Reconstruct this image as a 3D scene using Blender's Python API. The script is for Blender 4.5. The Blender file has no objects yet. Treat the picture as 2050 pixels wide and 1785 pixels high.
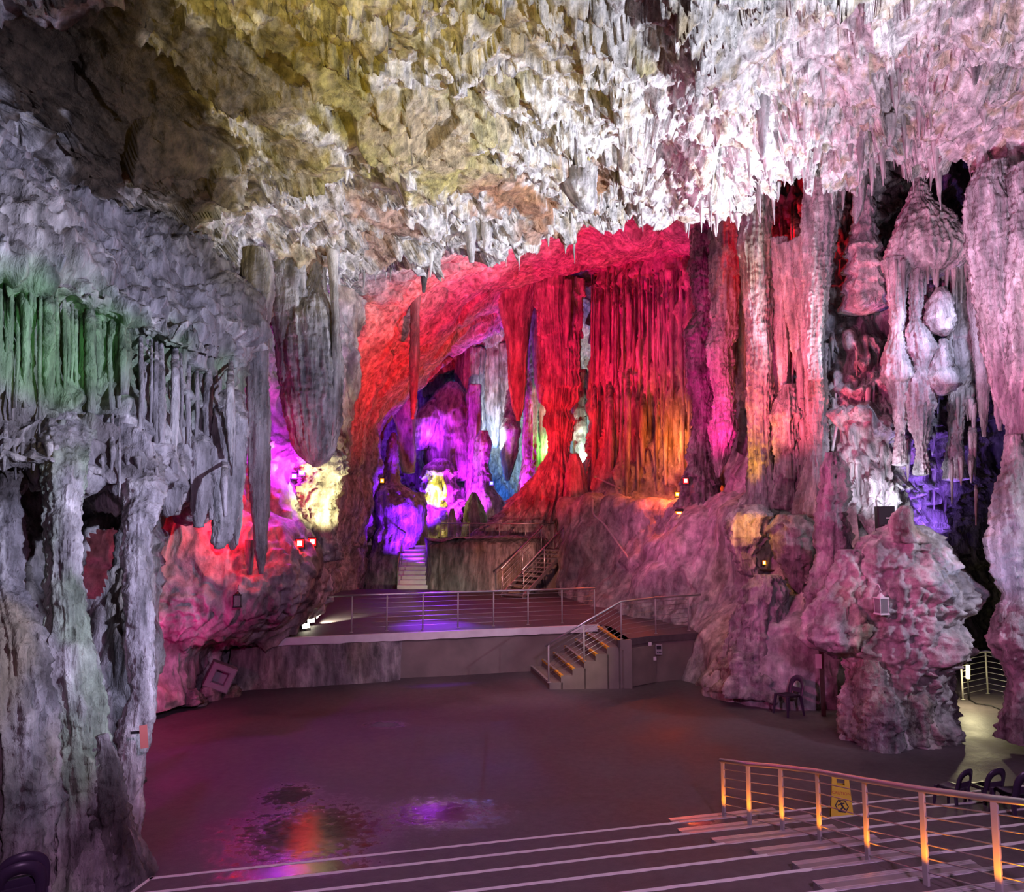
import bpy, bmesh, math, random
import numpy as np
from mathutils import Vector, Matrix

C = bpy.context.scene.collection
SC = bpy.context.scene
R = math.radians
random.seed(7)

# ------------------------------------------------------------------ camera
FPX = 1500.0
CAM = np.array([0.0, 0.0, 4.24])
PITCH = math.atan(0.1)
cd = bpy.data.cameras.new('camera')
cd.sensor_width = 36.0
cd.lens = 36.0 * FPX / 2050.0
cd.clip_end = 300
cam = bpy.data.objects.new('camera', cd)
cam.location = CAM
cam.rotation_euler = (math.pi / 2 + PITCH, 0, 0)
C.objects.link(cam)
SC.camera = cam

def ray(px, py):
    u = (px - 1025.0) / FPX
    v = (892.5 - py) / FPX
    c, s = math.cos(PITCH), math.sin(PITCH)
    return np.array([u, c - v * s, s + v * c])

def W(px, py, Y):
    d = ray(px, py)
    return CAM + d * (Y / d[1])

def WZ(px, py, z):
    d = ray(px, py)
    return CAM + d * ((z - CAM[2]) / d[2])

# ------------------------------------------------------------------ colour management, world
SC.view_settings.view_transform = 'Standard'
SC.view_settings.look = 'None'
SC.view_settings.exposure = 0.0
SC.view_settings.gamma = 1.0
SC.view_settings.use_curve_mapping = False
SC.cycles.max_bounces = 4
SC.cycles.diffuse_bounces = 2
SC.cycles.glossy_bounces = 2
SC.cycles.transmission_bounces = 4
SC.cycles.transparent_max_bounces = 4
SC.cycles.sample_clamp_indirect = 6.0
SC.cycles.caustics_reflective = False
SC.cycles.caustics_refractive = False
SC.cycles.use_denoising = True
wd = bpy.data.worlds.new('World')
SC.world = wd
wd.use_nodes = True
wd.node_tree.nodes['Background'].inputs[0].default_value = (0.55, 0.42, 0.62, 1)
wd.node_tree.nodes['Background'].inputs[1].default_value = 0.012

# ------------------------------------------------------------------ the show lighting of the cave, plus added fill lights
def aim(o, target):
    d = Vector(target) - o.location
    o.rotation_euler = d.to_track_quat('-Z', 'Y').to_euler()

def spot(pos, target, col, power, angle=60, blend=0.6, size=0.12):
    l = bpy.data.lights.new('spot_light', 'SPOT')
    l.color = col; l.energy = power; l.spot_size = R(angle); l.spot_blend = blend
    l.shadow_soft_size = size
    o = bpy.data.objects.new('spot_light', l)
    o.location = Vector([float(q) for q in pos]); C.objects.link(o)
    aim(o, [float(q) for q in target])
    return o

def point(pos, col, power, size=0.1):
    l = bpy.data.lights.new('lamp_light', 'POINT')
    l.color = col; l.energy = power; l.shadow_soft_size = size
    o = bpy.data.objects.new('lamp_light', l)
    o.location = Vector([float(q) for q in pos]); C.objects.link(o)
    return o
WHITE = (.80, .84, 1.0); LAV = (.64, .66, 1.0); PINK = (1.0, .13, .45); RED = (1.0, .005, .02); MAG = (1.0, .005, .30)
VIO = (.22, .01, 1.0); PUR = (.62, .02, 1.0); YEL = (1.0, .78, .16); AMB = (1.0, .42, .03); GRN = (.30, 1.0, .42); BLU = (.04, .22, 1.0); SAL = (1.0, .10, .14)
# white floods hidden on the right-hand ledges, thrown up across the ceiling
spot((9.2, 16.8, 5.2), (2.6, 18.8, 12.0), WHITE, 12000, 78, .8, .12)
spot((7.0, 8.0, 6.5), (2.0, 12.8, 13.0), WHITE, 4200, 74, .8, .12)
# yellow flood low on the left of the seating
spot((-2.0, 6.0, 5.5), (-2.6, 14.5, 12.8), YEL, 1900, 60, .8, .15)
# lavender wash on the left formations and the front of the ceiling
spot((3.5, 6.0, 6.2), (-7.6, 10.6, 5.8), LAV, 5600, 62, .6, .12)
spot((-1.0, 14.5, 1.5), (-3.6, 18.4, 9.5), LAV, 1300, 66, .9, .2)
# pink wash over the right wall, boulder and seating
spot((-4.5, 8.0, 6.0), (8.5, 18.0, 6.5), PINK, 4300, 62, .9, .2)
spot((-1.0, 14.0, 3.0), (10.0, 17.0, 12.0), PINK, 2700, 70, .9, .2)
spot((3.0, -3.0, 8.0), (1.0, 9.0, 0.0), (.95, .50, 1.0), 3100, 75, .9, .3)  # added fill from behind the camera, brightening tiers, lines and floor
# added grey-lilac fill from the right on the cascades
spot((10.4, 16.4, 9.0), (10.2, 20.0, 8.2), LAV, 420, 100, .9, .1)
# red and magenta under the inner vault
spot((-2.5, 25.0, 2.0), (0.0, 34.0, 14.5), RED, 13000, 85, .8, .15)
spot((-0.5, 26.5, 2.4), (2.6, 32.0, 17.0), MAG, 5200, 66, .8, .15)
spot((-3.0, 30.0, 4.0), (2.2, 37.5, 11.0), RED, 4200, 75, .8, .15)
spot((4.4, 20.6, 5.0), (6.9, 25.0, 9.5), MAG, 2600, 52, .9, .1)
spot((4.6, 17.8, 5.2), (8.3, 20.8, 8.8), SAL, 2600, 56, .8, .1)
spot(W(1470, 1020, 20.6), W(1510, 800, 21.4), AMB, 600, 60, .9, .1)
# violet chamber at the back
spot(W(850, 1125, 36.0), W(785, 1020, 38.4), VIO, 2600, 75, .9, .1)
spot(W(838, 1060, 42.0), W(880, 860, 46.0), VIO, 3000, 100, .8, .15)
spot(W(930, 1060, 42.2), W(940, 740, 46.5), PUR, 5500, 90, .8, .15)
spot(W(1040, 1000, 42.0), W(1060, 750, 43.0), PUR, 1500, 80, .8, .15)
point(W(1003, 945, 46.6), BLU, 900)
spot(W(1130, 930, 43.6), W(1140, 850, 50.0), (.7, 1.0, .75), 2600, 100, .6, .1)
spot(W(1188, 950, 40.0), W(1163, 890, 41.6), (.75, 1.0, .8), 1300, 70, .7, .1)
spot(W(985, 900, 44.4), W(990, 800, 49.0), (.8, .9, 1.0), 1800, 90, .7, .1)
point(W(1098, 900, 42.8), (.25, 1.0, .12), 160)
point(W(868, 985, 42.4), (.95, .85, .05), 200)
# left: green, red behind the curtain, purple and warm white
spot((-2.0, 6.0, 4.6), W(110, 660, 10.6), GRN, 600, 20, .9, .1)
spot(W(140, 900, 9.0), W(90, 830, 10.0), (1, .85, .2), 9, 80, .9, .1)
point(W(455, 1070, 16.5), RED, 60)
point(W(500, 1010, 17.2), RED, 60)
point(W(590, 905, 19.4), PUR, 240)
spot(W(690, 1075, 18.2), W(640, 975, 19.9), (1.0, .88, .38), 1000, 56, .7, .1)
point(W(330, 1310, 16.0), MAG, 40)
point(W(185, 1110, 14.4), (1, .3, .5), 40)
# right: orange pockets, blue-violet, cold white behind the stalagmite
point(W(1345, 975, 27.0), (1, .10, .02), 260)
point(W(1330, 880, 29.4), (1, .22, .03), 160)
point(W(1490, 1050, 18.6), AMB, 26)
point(W(1694, 985, 16.6), (.75, 1.0, .92), 80)
spot(W(1915, 1120, 19.0), W(1850, 980, 20.5), (.30, .12, 1.0), 800, 120, .9, .1)
spot(W(1880, 1230, 13.0), W(2030, 1060, 14.6), (.5, .6, 1), 240, 60, .9, .1)
spot(W(1770, 1010, 18.0), W(1780, 900, 20.0), (.8, .8, 1), 260, 120, .9, .1)
point(W(1938, 1352, 17.6), (1, .88, .5), 90, .04)
spot(WZ(628, 1250, 1.2) + np.array([.12, -.06, .22]), WZ(735, 1250, .7), (1, .93, .65), 1800, 44, .8, .05)
spot((6.0, 10.0, 5.0), (9.5, 14.0, 12.5), (.9, .74, 1.0), 3200, 80, .9, .15)  # added fill lifting the ceiling at the upper right
spot((4.5, 9.5, 4.5), (10.8, 15.5, 9.0), (1.0, .50, .85), 1000, 45, .9, .15)  # added fill lifting the drapery at the right edge
spot((11.5, 10.5, 5.5), (8.0, 15.5, 3.0), (.80, .75, 1.0), 1100, 60, .9, .1)  # added fill on the right side of the boulder
spot((-2.4, 23.6, 5.0), (-2.3, 22.3, 1.2), VIO, 2600, 40, .9, .1)
spot((0.5, 25.0, 3.0), (0.2, 33.0, 2.4), (1.0, .38, .30), 1600, 35, .9, .1)  # added dim warm fill on the retaining wall
point(W(1560, 480, 21.8), RED, 120)
spot(W(420, 1120, 16.0), W(462, 1030, 17.6), RED, 800, 55, .5, .05)
spot((3.0, 15.5, 3.4), (1.8, 19.5, .7), (1.0, .80, .50), 300, 22, .9, .08)  # added spot to brighten the yellow step nosings
spot(W(850, 1105, 36.0), W(786, 920, 38.4), VIO, 1500, 50, .9, .1)
point(W(862, 870, 43.6), (.45, .02, 1.0), 260)
spot((-1.0, 20.5, 5.0), (5.0, 25.0, 5.0), PINK, 1300, 60, .9, .15)  # added pink fill on the lower right wall
spot((0.5, 12.5, 7.5), (0.0, 21.0, 1.4), (1.0, .55, .85), 1100, 52, .9, .15)  # added light to brighten the stage rail and front edge


# ------------------------------------------------------------------ noise (vectorised)
F = np.float32
def _h(ix, iy, iz, seed):
    h = (ix.astype(np.uint32) * np.uint32(374761393)) ^ (iy.astype(np.uint32) * np.uint32(668265263)) ^ \
        (iz.astype(np.uint32) * np.uint32(2147483647)) ^ np.uint32((seed * 974634777) & 0xffffffff)
    h = (h ^ (h >> np.uint32(13))) * np.uint32(1274126177)
    h = (h ^ (h >> np.uint32(16))) * np.uint32(2246822519)
    return h ^ (h >> np.uint32(15))

def _u(h):
    return (h & np.uint32(0xffffff)).astype(F) * F(1 / 16777216.0)

def perlin(p, seed=0):
    p = p.astype(F)
    fl = np.floor(p); f = p - fl; i = fl.astype(np.int32)
    w = f * f * f * (f * (f * 6 - 15) + 10)
    out = np.zeros(len(p), F)
    for dx in (0, 1):
        wx = w[:, 0] if dx else 1 - w[:, 0]
        for dy in (0, 1):
            wy = w[:, 1] if dy else 1 - w[:, 1]
            for dz in (0, 1):
                wz = w[:, 2] if dz else 1 - w[:, 2]
                h = _h(i[:, 0] + dx, i[:, 1] + dy, i[:, 2] + dz, seed)
                gx = ((h & np.uint32(1023)).astype(F) - F(511.5)) * F(1 / 511.5)
                gy = (((h >> np.uint32(10)) & np.uint32(1023)).astype(F) - F(511.5)) * F(1 / 511.5)
                gz = (((h >> np.uint32(20)) & np.uint32(1023)).astype(F) - F(511.5)) * F(1 / 511.5)
                out += wx * wy * wz * (gx * (f[:, 0] - dx) + gy * (f[:, 1] - dy) + gz * (f[:, 2] - dz))
    return out * F(1.3)

def S(p, a, b=None, c=None):
    if b is None: b = c = a
    return p * np.array([a, b, c], F)

def fbm(p, o=4, seed=0, g=0.5):
    r = np.zeros(len(p), F); a = 1.0; q = p.astype(F)
    for k in range(o):
        r += F(a) * perlin(q, seed + k * 17); a *= g; q = q * F(2.03) + F(7.3)
    return r

def billow(p, o=2, seed=0, g=0.5):
    r = np.zeros(len(p), F); a = 1.0; q = p.astype(F); t = 0
    for k in range(o):
        r += F(a) * np.minimum(np.abs(perlin(q, seed + k * 13)) * F(2.2), 1); t += a; a *= g; q = q * F(2.1) + F(3.1)
    return r / F(t)

def worley(p, seed=0):
    p = p.astype(F); fl = np.floor(p); f = p - fl; i = fl.astype(np.int32)
    b1 = np.full(len(p), 9, F); b2 = np.full(len(p), 9, F); cid = np.zeros(len(p), np.uint32)
    vec = np.zeros((len(p), 3), F)
    for dx in (-1, 0, 1):
        for dy in (-1, 0, 1):
            for dz in (-1, 0, 1):
                h = _h(i[:, 0] + dx, i[:, 1] + dy, i[:, 2] + dz, seed)
                q = np.stack([(h & np.uint32(1023)).astype(F), ((h >> np.uint32(10)) & np.uint32(1023)).astype(F),
                              ((h >> np.uint32(20)) & np.uint32(1023)).astype(F)], 1) * F(1 / 1023.0)
                v = f - q - np.array([dx, dy, dz], F)
                d = np.einsum('ij,ij->i', v, v)
                m = d < b1
                b2 = np.where(m, b1, np.minimum(b2, d))
                b1 = np.where(m, d, b1); cid = np.where(m, h, cid); vec = np.where(m[:, None], v, vec)
    return np.sqrt(b1), np.sqrt(b2), cid, vec

def sstep(a, b, x):
    t = np.clip((x - a) / (b - a), 0, 1)
    return t * t * (3 - 2 * t)

def tiers(p, period, fq, jit=0.5, seed=0, z0=None):
    """drip ledges: the stone swells downwards and is cut back under each fringe"""
    ph = p[:, 2] / F(period) + F(0.9) * perlin(S(p, 0.6), seed) + F(0.5) * perlin(S(p, 1.5, 1.5, .7), seed + 8) \
        + F(jit) * perlin(S(p, fq, fq, fq * 0.1), seed + 3)
    fl = np.floor(ph); s = ph - fl
    k = _u(_h(fl.astype(np.int32), fl.astype(np.int32) * 3, fl.astype(np.int32), seed))
    return (0.35 + 0.65 * k) * (1 - s) ** F(1.4) * sstep(0.0, 0.10, s)

# ------------------------------------------------------------------ mesh helpers
def link(name, me, parent=None, mat=None):
    o = bpy.data.objects.new(name, me); C.objects.link(o)
    if parent: o.parent = parent
    if mat is not None and me is not None:
        me.materials.clear(); me.materials.append(mat)
    return o

def tag(o, label=None, cat=None, group=None, kind=None):
    if label: o['label'] = label
    if cat: o['category'] = cat
    if group: o['group'] = group
    if kind: o['kind'] = kind
    return o

def empty(name, loc=(0, 0, 0), rz=0.0, label=None, cat=None, group=None, kind=None):
    o = bpy.data.objects.new(name, None); C.objects.link(o)
    o.empty_display_size = 0.2
    o.location = Vector([float(q) for q in loc]); o.rotation_euler = (0, 0, rz)
    return tag(o, label, cat, group, kind)

def raw_mesh(name, co, faces4, smooth=True, col=None):
    me = bpy.data.meshes.new(name)
    n = len(co); m = len(faces4)
    me.vertices.add(n); me.vertices.foreach_set('co', np.ascontiguousarray(co, np.float32).ravel())
    me.loops.add(4 * m); me.loops.foreach_set('vertex_index', np.ascontiguousarray(faces4, np.int32).ravel())
    me.polygons.add(m)
    me.polygons.foreach_set('loop_start', np.arange(0, 4 * m, 4, dtype=np.int32))
    try: me.polygons.foreach_set('loop_total', np.full(m, 4, np.int32))
    except Exception: pass
    me.polygons.foreach_set('use_smooth', np.full(m, smooth, bool))
    if col is not None:
        at = me.attributes.new('mineral', 'FLOAT_COLOR', 'POINT')
        c4 = np.ones((n, 4), np.float32); c4[:, :3] = col
        at.data.foreach_set('color', c4.ravel())
    me.update(); me.validate()
    return me

def cr_matrix(n_out, n_in, lin=False):
    M = np.zeros((n_out, n_in))
    for k in range(n_out):
        t = k / (n_out - 1) * (n_in - 1); i = min(int(t), n_in - 2); f = t - i
        if lin:
            M[k, i] += 1 - f; M[k, i + 1] += f; continue
        w = (-.5*f**3 + f*f - .5*f, 1.5*f**3 - 2.5*f*f + 1, -1.5*f**3 + 2*f*f + .5*f, .5*f**3 - .5*f*f)
        for j, ww in zip((i-1, i, i+1, i+2), w):
            M[k, min(max(j, 0), n_in - 1)] += ww
    return M

def loft(net, nv, nu):
    net = np.asarray(net, float)
    A = cr_matrix(nv, net.shape[0]); B = cr_matrix(nu, net.shape[1])
    return np.einsum('ab,bcd,ec->aed', A, net, B)

def grid_faces(nv, nu, wrap=False):
    a = np.arange(nv * nu).reshape(nv, nu)
    if wrap:
        b = np.roll(a, -1, 1)
        f = np.stack([a[:-1], b[:-1], b[1:], a[1:]], -1)
    else:
        f = np.stack([a[:-1, :-1], a[:-1, 1:], a[1:, 1:], a[1:, :-1]], -1)
    return f.reshape(-1, 4)

def grid_normals(P, wrap=False):
    if wrap:
        du = np.roll(P, -1, 1) - np.roll(P, 1, 1)
    else:
        du = np.gradient(P, axis=1)
    dv = np.gradient(P, axis=0)
    n = np.cross(du, dv)
    return n / (np.linalg.norm(n, axis=2, keepdims=True) + 1e-9)

def rock_patch(name, net, nv, nu, disp, mat, color=None, parent=None, hole=None, toward=None, kind='structure', blur=0):
    """a lofted rock face; disp(p, n) gives the relief in metres towards the open cave"""
    P = loft(net, nv, nu)
    n = grid_normals(P)
    t = CAM if toward is None else np.asarray(toward, float)
    sgn = np.sign(np.sum(n * (t - P), axis=2).mean())
    n = n * sgn
    p = P.reshape(-1, 3).astype(F); nn = n.reshape(-1, 3).astype(F)
    d = disp(p, nn)
    q = p + nn * d[:, None] if d.ndim == 1 else p + d
    f = grid_faces(nv, nu)
    if sgn < 0: f = f[:, ::-1]
    if hole is not None:
        keep = ~hole(P.reshape(-1, 3)[f].mean(1)); f = f[keep]
    col = color(q, d if d.ndim == 1 else d[:, 2]) if color else None
    me = raw_mesh(name, q, f, True, col)
    o = link(name, me, parent, mat)
    if kind: o['kind'] = kind
    o_q[name] = q
    return o
o_q = {}

def column_mesh(name, prof, nz, na, flute=.12, nfl=3.0, tier=.0, tperiod=1.0, rough=.06, seed=0, sq=1.0, color=None, lump=.1, warp=.10, knob=0.0, zf=.07):
    """prof: list of (x, y, z, r) from the top down; a fluted, drip-ledged stone shaft"""
    pr = np.asarray(prof, float)
    L = np.concatenate([[0], np.cumsum(np.linalg.norm(np.diff(pr[:, :3], axis=0), axis=1))])
    t = np.linspace(0, L[-1], nz)
    # monotone-ish smooth interpolation
    k = [np.interp(t, L, pr[:, c]) for c in range(4)]
    def sm(a, w):
        if w < 2: return a
        ker = np.hanning(w + 2)[1:-1]; ker /= ker.sum()
        return np.convolve(np.pad(a, w, 'edge'), ker, 'same')[w:-w]
    w = max(1, nz // (3 * len(pr)))
    x, y, z, r = [sm(a, w) for a in k]
    z[0] = pr[0, 2]; z[-1] = pr[-1, 2]
    th = np.linspace(0, 2 * math.pi, na, endpoint=False)
    T, Z = np.meshgrid(th, np.arange(nz))
    rr = r[:, None] * np.ones((1, na))
    cs, sn = np.cos(T), np.sin(T)
    ax = np.stack([cs * nfl, sn * nfl * sq, (z[:, None] / np.maximum(r.max(), .02)) * zf * np.ones((1, na))], -1).reshape(-1, 3)
    b0 = np.stack([x[:, None] + rr * cs, y[:, None] + rr * sn, z[:, None] * np.ones((1, na))], -1).reshape(-1, 3)
    rm0 = max(float(r.max()), .02)
    for c_ in (0, 1): ax[:, c_] += warp * nfl * fbm(S(b0, .8 / rm0), 2, seed + 70 + c_)
    fl = (billow(ax, 2, seed) - .4)
    base = np.stack([x[:, None] + rr * cs, y[:, None] + rr * sn * sq, z[:, None] * np.ones((1, na))], -1).reshape(-1, 3)
    rm = max(float(r.max()), .02)
    dr = flute * fl * rr.ravel()
    dr = dr + lump * rr.ravel() * fbm(S(base, .9 / rm), 2, seed + 5)
    if tier: dr = dr + tier * rr.ravel() * (tiers(base.astype(F), tperiod, 5.0 / rm, .45, seed + 9) - .38)
    if knob:
        f1, f2, _, _ = worley(S(base, 2.6 / rm), seed + 4)
        dr = dr + knob * rr.ravel() * (0.5 - f1 * f1)
    dr = dr + rough * min(rm, .8) * fbm(S(base, 6.0 / min(rm, .8)), 3, seed + 21)
    dr = np.maximum(dr, -rr.ravel() * .85)
    out = base.copy(); out[:, 0] += dr * cs.ravel(); out[:, 1] += dr * sn.ravel() * sq
    out[:, 2] += .25 * rough * fbm(S(base, 4.0 / min(rm, .8)), 2, seed + 33) * min(rm, .8)
    f = grid_faces(nz, na, True)[:, ::-1]
    # caps
    o2 = np.vstack([out, [x[0], y[0], z[0]], [x[-1], y[-1], z[-1] - .2 * r[-1]]])
    a = np.arange(na); b = np.roll(a, -1); i0 = len(out); i1 = i0 + 1
    q = (nz - 1) * na
    me = bpy.data.meshes.new(name)
    tri_t = np.stack([np.full(na, i0), a, b], 1); tri_b = np.stack([np.full(na, i1), b + q, a + q], 1)
    n4 = len(f); n3 = 2 * na
    me.vertices.add(len(o2)); me.vertices.foreach_set('co', o2.astype(np.float32).ravel())
    lp = np.concatenate([f.ravel(), tri_t.ravel(), tri_b.ravel()]).astype(np.int32)
    me.loops.add(len(lp)); me.loops.foreach_set('vertex_index', lp)
    me.polygons.add(n4 + n3)
    me.polygons.foreach_set('loop_start', np.concatenate([np.arange(n4) * 4, n4 * 4 + np.arange(n3) * 3]).astype(np.int32))
    me.polygons.foreach_set('use_smooth', np.full(n4 + n3, True, bool))
    if color is not None:
        at = me.attributes.new('mineral', 'FLOAT_COLOR', 'POINT')
        c4 = np.ones((len(o2), 4), np.float32); c4[:, :3] = color(o2.astype(F), None)
        at.data.foreach_set('color', c4.ravel())
    me.update(); me.validate()
    return me

# ------------------------------------------------------------------ materials
def nd(nt, t, **kw):
    n = nt.nodes.new(t)
    for k, v in kw.items():
        if k.startswith('i_'): n.inputs[k[2:].replace('_', ' ')].default_value = v
        else: setattr(n, k, v)
    return n

def new_mat(name):
    m = bpy.data.materials.new(name); m.use_nodes = True
    nt = m.node_tree; b = nt.nodes['Principled BSDF']
    return m, nt, b

def rock_mat(name, tint=(1, 1, 1), rough=.75, bump=.5, scale=1.0, streak=.40, streak_b=.7, streak_s=4.5, streak_z=.07, lo=.36, zs=.22):
    m, nt, b = new_mat(name)
    L = nt.links.new
    at = nd(nt, 'ShaderNodeAttribute', attribute_name='mineral')
    tc = nd(nt, 'ShaderNodeNewGeometry')
    n1 = nd(nt, 'ShaderNodeTexNoise', i_Scale=5.0 * scale, i_Detail=7.0, i_Roughness=.65)
    n2 = nd(nt, 'ShaderNodeTexNoise', i_Scale=22.0 * scale, i_Detail=4.0, i_Roughness=.6)
    mp = nd(nt, 'ShaderNodeMapping'); mp.inputs['Scale'].default_value = (1, 1, zs)
    L(tc.outputs['Position'], mp.inputs['Vector'])
    L(mp.outputs[0], n1.inputs['Vector']); L(tc.outputs['Position'], n2.inputs['Vector'])
    r1 = nd(nt, 'ShaderNodeMapRange'); r1.inputs[1].default_value = .33; r1.inputs[2].default_value = .66
    r1.inputs[3].default_value = lo; r1.inputs[4].default_value = 1.35  # low spots of the bump noise painted darker, standing in for crevice shade
    L(n1.outputs['Fac'], r1.inputs[0])
    mx = nd(nt, 'ShaderNodeMix', data_type='RGBA', blend_type='MULTIPLY'); mx.inputs[0].default_value = 1
    L(at.outputs['Color'], mx.inputs[6]); L(r1.outputs[0], mx.inputs[7])
    m2 = nd(nt, 'ShaderNodeMix', data_type='RGBA', blend_type='MULTIPLY'); m2.inputs[0].default_value = 1
    m2.inputs[7].default_value = (*tint, 1)
    L(mx.outputs[2], m2.inputs[6])
    b.inputs['Roughness'].default_value = rough
    b.inputs['Specular IOR Level'].default_value = .35
    # vertical drip flutes; the streak colour darkens their grooves in place of shade
    m3 = nd(nt, 'ShaderNodeMapping'); m3.inputs['Scale'].default_value = (1, 1, streak_z)
    n3 = nd(nt, 'ShaderNodeTexNoise', i_Scale=streak_s, i_Detail=4.0, i_Roughness=.55, i_Distortion=.3)
    L(tc.outputs['Position'], m3.inputs['Vector']); L(m3.outputs[0], n3.inputs['Vector'])
    r3 = nd(nt, 'ShaderNodeMapRange'); r3.inputs[1].default_value = .34; r3.inputs[2].default_value = .60
    r3.inputs[3].default_value = 1 - streak; r3.inputs[4].default_value = 1.08
    L(n3.outputs['Fac'], r3.inputs[0])
    m4 = nd(nt, 'ShaderNodeMix', data_type='RGBA', blend_type='MULTIPLY'); m4.inputs[0].default_value = 1
    L(m2.outputs[2], m4.inputs[6]); L(r3.outputs[0], m4.inputs[7]); L(m4.outputs[2], b.inputs['Base Color'])
    b0 = nd(nt, 'ShaderNodeBump', i_Strength=streak_b, i_Distance=.16); L(n3.outputs['Fac'], b0.inputs['Height'])
    b1 = nd(nt, 'ShaderNodeBump', i_Strength=bump, i_Distance=.12); L(n1.outputs['Fac'], b1.inputs['Height']); L(b0.outputs[0], b1.inputs['Normal'])
    b2 = nd(nt, 'ShaderNodeBump', i_Strength=bump * .8, i_Distance=.03); L(n2.outputs['Fac'], b2.inputs['Height'])
    L(b1.outputs[0], b2.inputs['Normal']); L(b2.outputs[0], b.inputs['Normal'])
    return m

def plain_mat(name, col, rough=.5, metal=0.0, var=.15, scale=8.0, bump=0.0, spec=.5):
    m, nt, b = new_mat(name); L = nt.links.new
    tc = nd(nt, 'ShaderNodeNewGeometry')
    n1 = nd(nt, 'ShaderNodeTexNoise', i_Scale=scale, i_Detail=5.0)
    L(tc.outputs['Position'], n1.inputs['Vector'])
    mx = nd(nt, 'ShaderNodeMix', data_type='RGBA')
    mx.inputs[6].default_value = (*[c * (1 - var) for c in col], 1)
    mx.inputs[7].default_value = (*[min(1, c * (1 + var)) for c in col], 1)
    L(n1.outputs['Fac'], mx.inputs[0]); L(mx.outputs[2], b.inputs['Base Color'])
    b.inputs['Roughness'].default_value = rough; b.inputs['Metallic'].default_value = metal
    b.inputs['Specular IOR Level'].default_value = spec
    if bump:
        b1 = nd(nt, 'ShaderNodeBump', i_Strength=bump, i_Distance=.02)
        L(n1.outputs['Fac'], b1.inputs['Height']); L(b1.outputs[0], b.inputs['Normal'])
    return m

def glow_mat(name, col, strength):
    m, nt, b = new_mat(name)
    b.inputs['Base Color'].default_value = (*col, 1)
    b.inputs['Emission Color'].default_value = (*col, 1)
    b.inputs['Emission Strength'].default_value = strength
    return m

M = {}
M['rock'] = rock_mat('cave_limestone', bump=.7)
M['rock_smooth'] = rock_mat('smooth_flowstone', bump=.5, streak=.22, streak_b=.22, streak_s=2.5, streak_z=.35, lo=.5, zs=.6)
M['rock_fine'] = rock_mat('flowstone', bump=.35, rough=.55)
M['ceiling'] = rock_mat('ceiling_limestone', bump=.8, streak=.35, streak_b=.4, streak_s=5.0, streak_z=.6, zs=.8)
M['metal'] = plain_mat('brushed_steel', (.55, .55, .56), .35, .85, .1)
M['post'] = plain_mat('satin_steel_post', (.46, .44, .42), .55, .1, .1)
M['wire'] = plain_mat('steel_cable', (.45, .45, .47), .4, .8, .1)
M['concrete'] = plain_mat('weathered_concrete', (.22, .18, .16), .8, 0, .5, 1.6, .4)
M['slab'] = plain_mat('pale_slab_edge', (.85, .80, .83), .6, 0, .25, 3.0, .2)
M['tread'] = plain_mat('wet_stone_tread', (.30, .27, .27), .4, 0, .35, 4.0, .3)
M['white_paint'] = plain_mat('worn_white_paint', (.9, .88, .88), .6, 0, .25, 14.0)
M['nosing'] = plain_mat('aluminium_nosing', (.6, .58, .62), .35, .5, .15, 12.0)
M['yellow_paint'] = plain_mat('yellow_safety_paint', (.85, .45, .02), .5, 0, .15, 9.0)
M['chair'] = plain_mat('dark_purple_plastic', (.055, .035, .075), .35, 0, .15)
M['black'] = plain_mat('matt_black', (.012, .011, .014), .5, 0, .2)
M['sign_yellow'] = plain_mat('yellow_plastic', (.80, .62, .03), .4, 0, .08)
M['dark_print'] = plain_mat('dark_print', (.03, .03, .035), .6, 0, .1)
M['red_print'] = plain_mat('red_print', (.55, .06, .03), .6, 0, .1)
M['white'] = plain_mat('white_card', (.8, .78, .78), .6, 0, .06)
M['pink_card'] = plain_mat('salmon_card', (.75, .22, .18), .6, 0, .06)
M['grey_box'] = plain_mat('grey_plastic', (.38, .36, .38), .5, 0, .15)
M['wood'] = plain_mat('dark_wood', (.06, .035, .025), .7, 0, .3, 20)
M['pvc'] = plain_mat('pale_pvc', (.6, .55, .56), .4, 0, .1)

# ------------------------------------------------------------------ mineral colours
def mixc(a, b, t):
    return a * (1 - t[:, None]) + b * t[:, None]
CAL = np.array([.66, .62, .60], F); TAN = np.array([.42, .33, .20], F); OLV = np.array([.40, .34, .12], F)
SOOT = np.array([.13, .105, .10], F); GREY = np.array([.40, .37, .38], F); BRN = np.array([.24, .16, .11], F); ALG = np.array([.22, .36, .17], F)

def col_wall(q, d, soot=.35, tan=.5):
    a = fbm(S(q, .55, .55, .3), 4, 51); b = fbm(S(q, 2.2, 2.2, .5), 3, 77); c = fbm(S(q, .9, .9, .5), 4, 91)
    col = mixc(GREY[None] * np.ones((len(q), 1), F), CAL[None], sstep(-.15, .45, b + .3 * a))
    col = mixc(col, TAN[None], tan * sstep(.0, .5, a))
    return mixc(col, SOOT[None], soot * 2 * sstep(.12, .55, c) * .8)

def col_grey(q, d):
    return col_wall(q, d, .3, .25)

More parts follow.
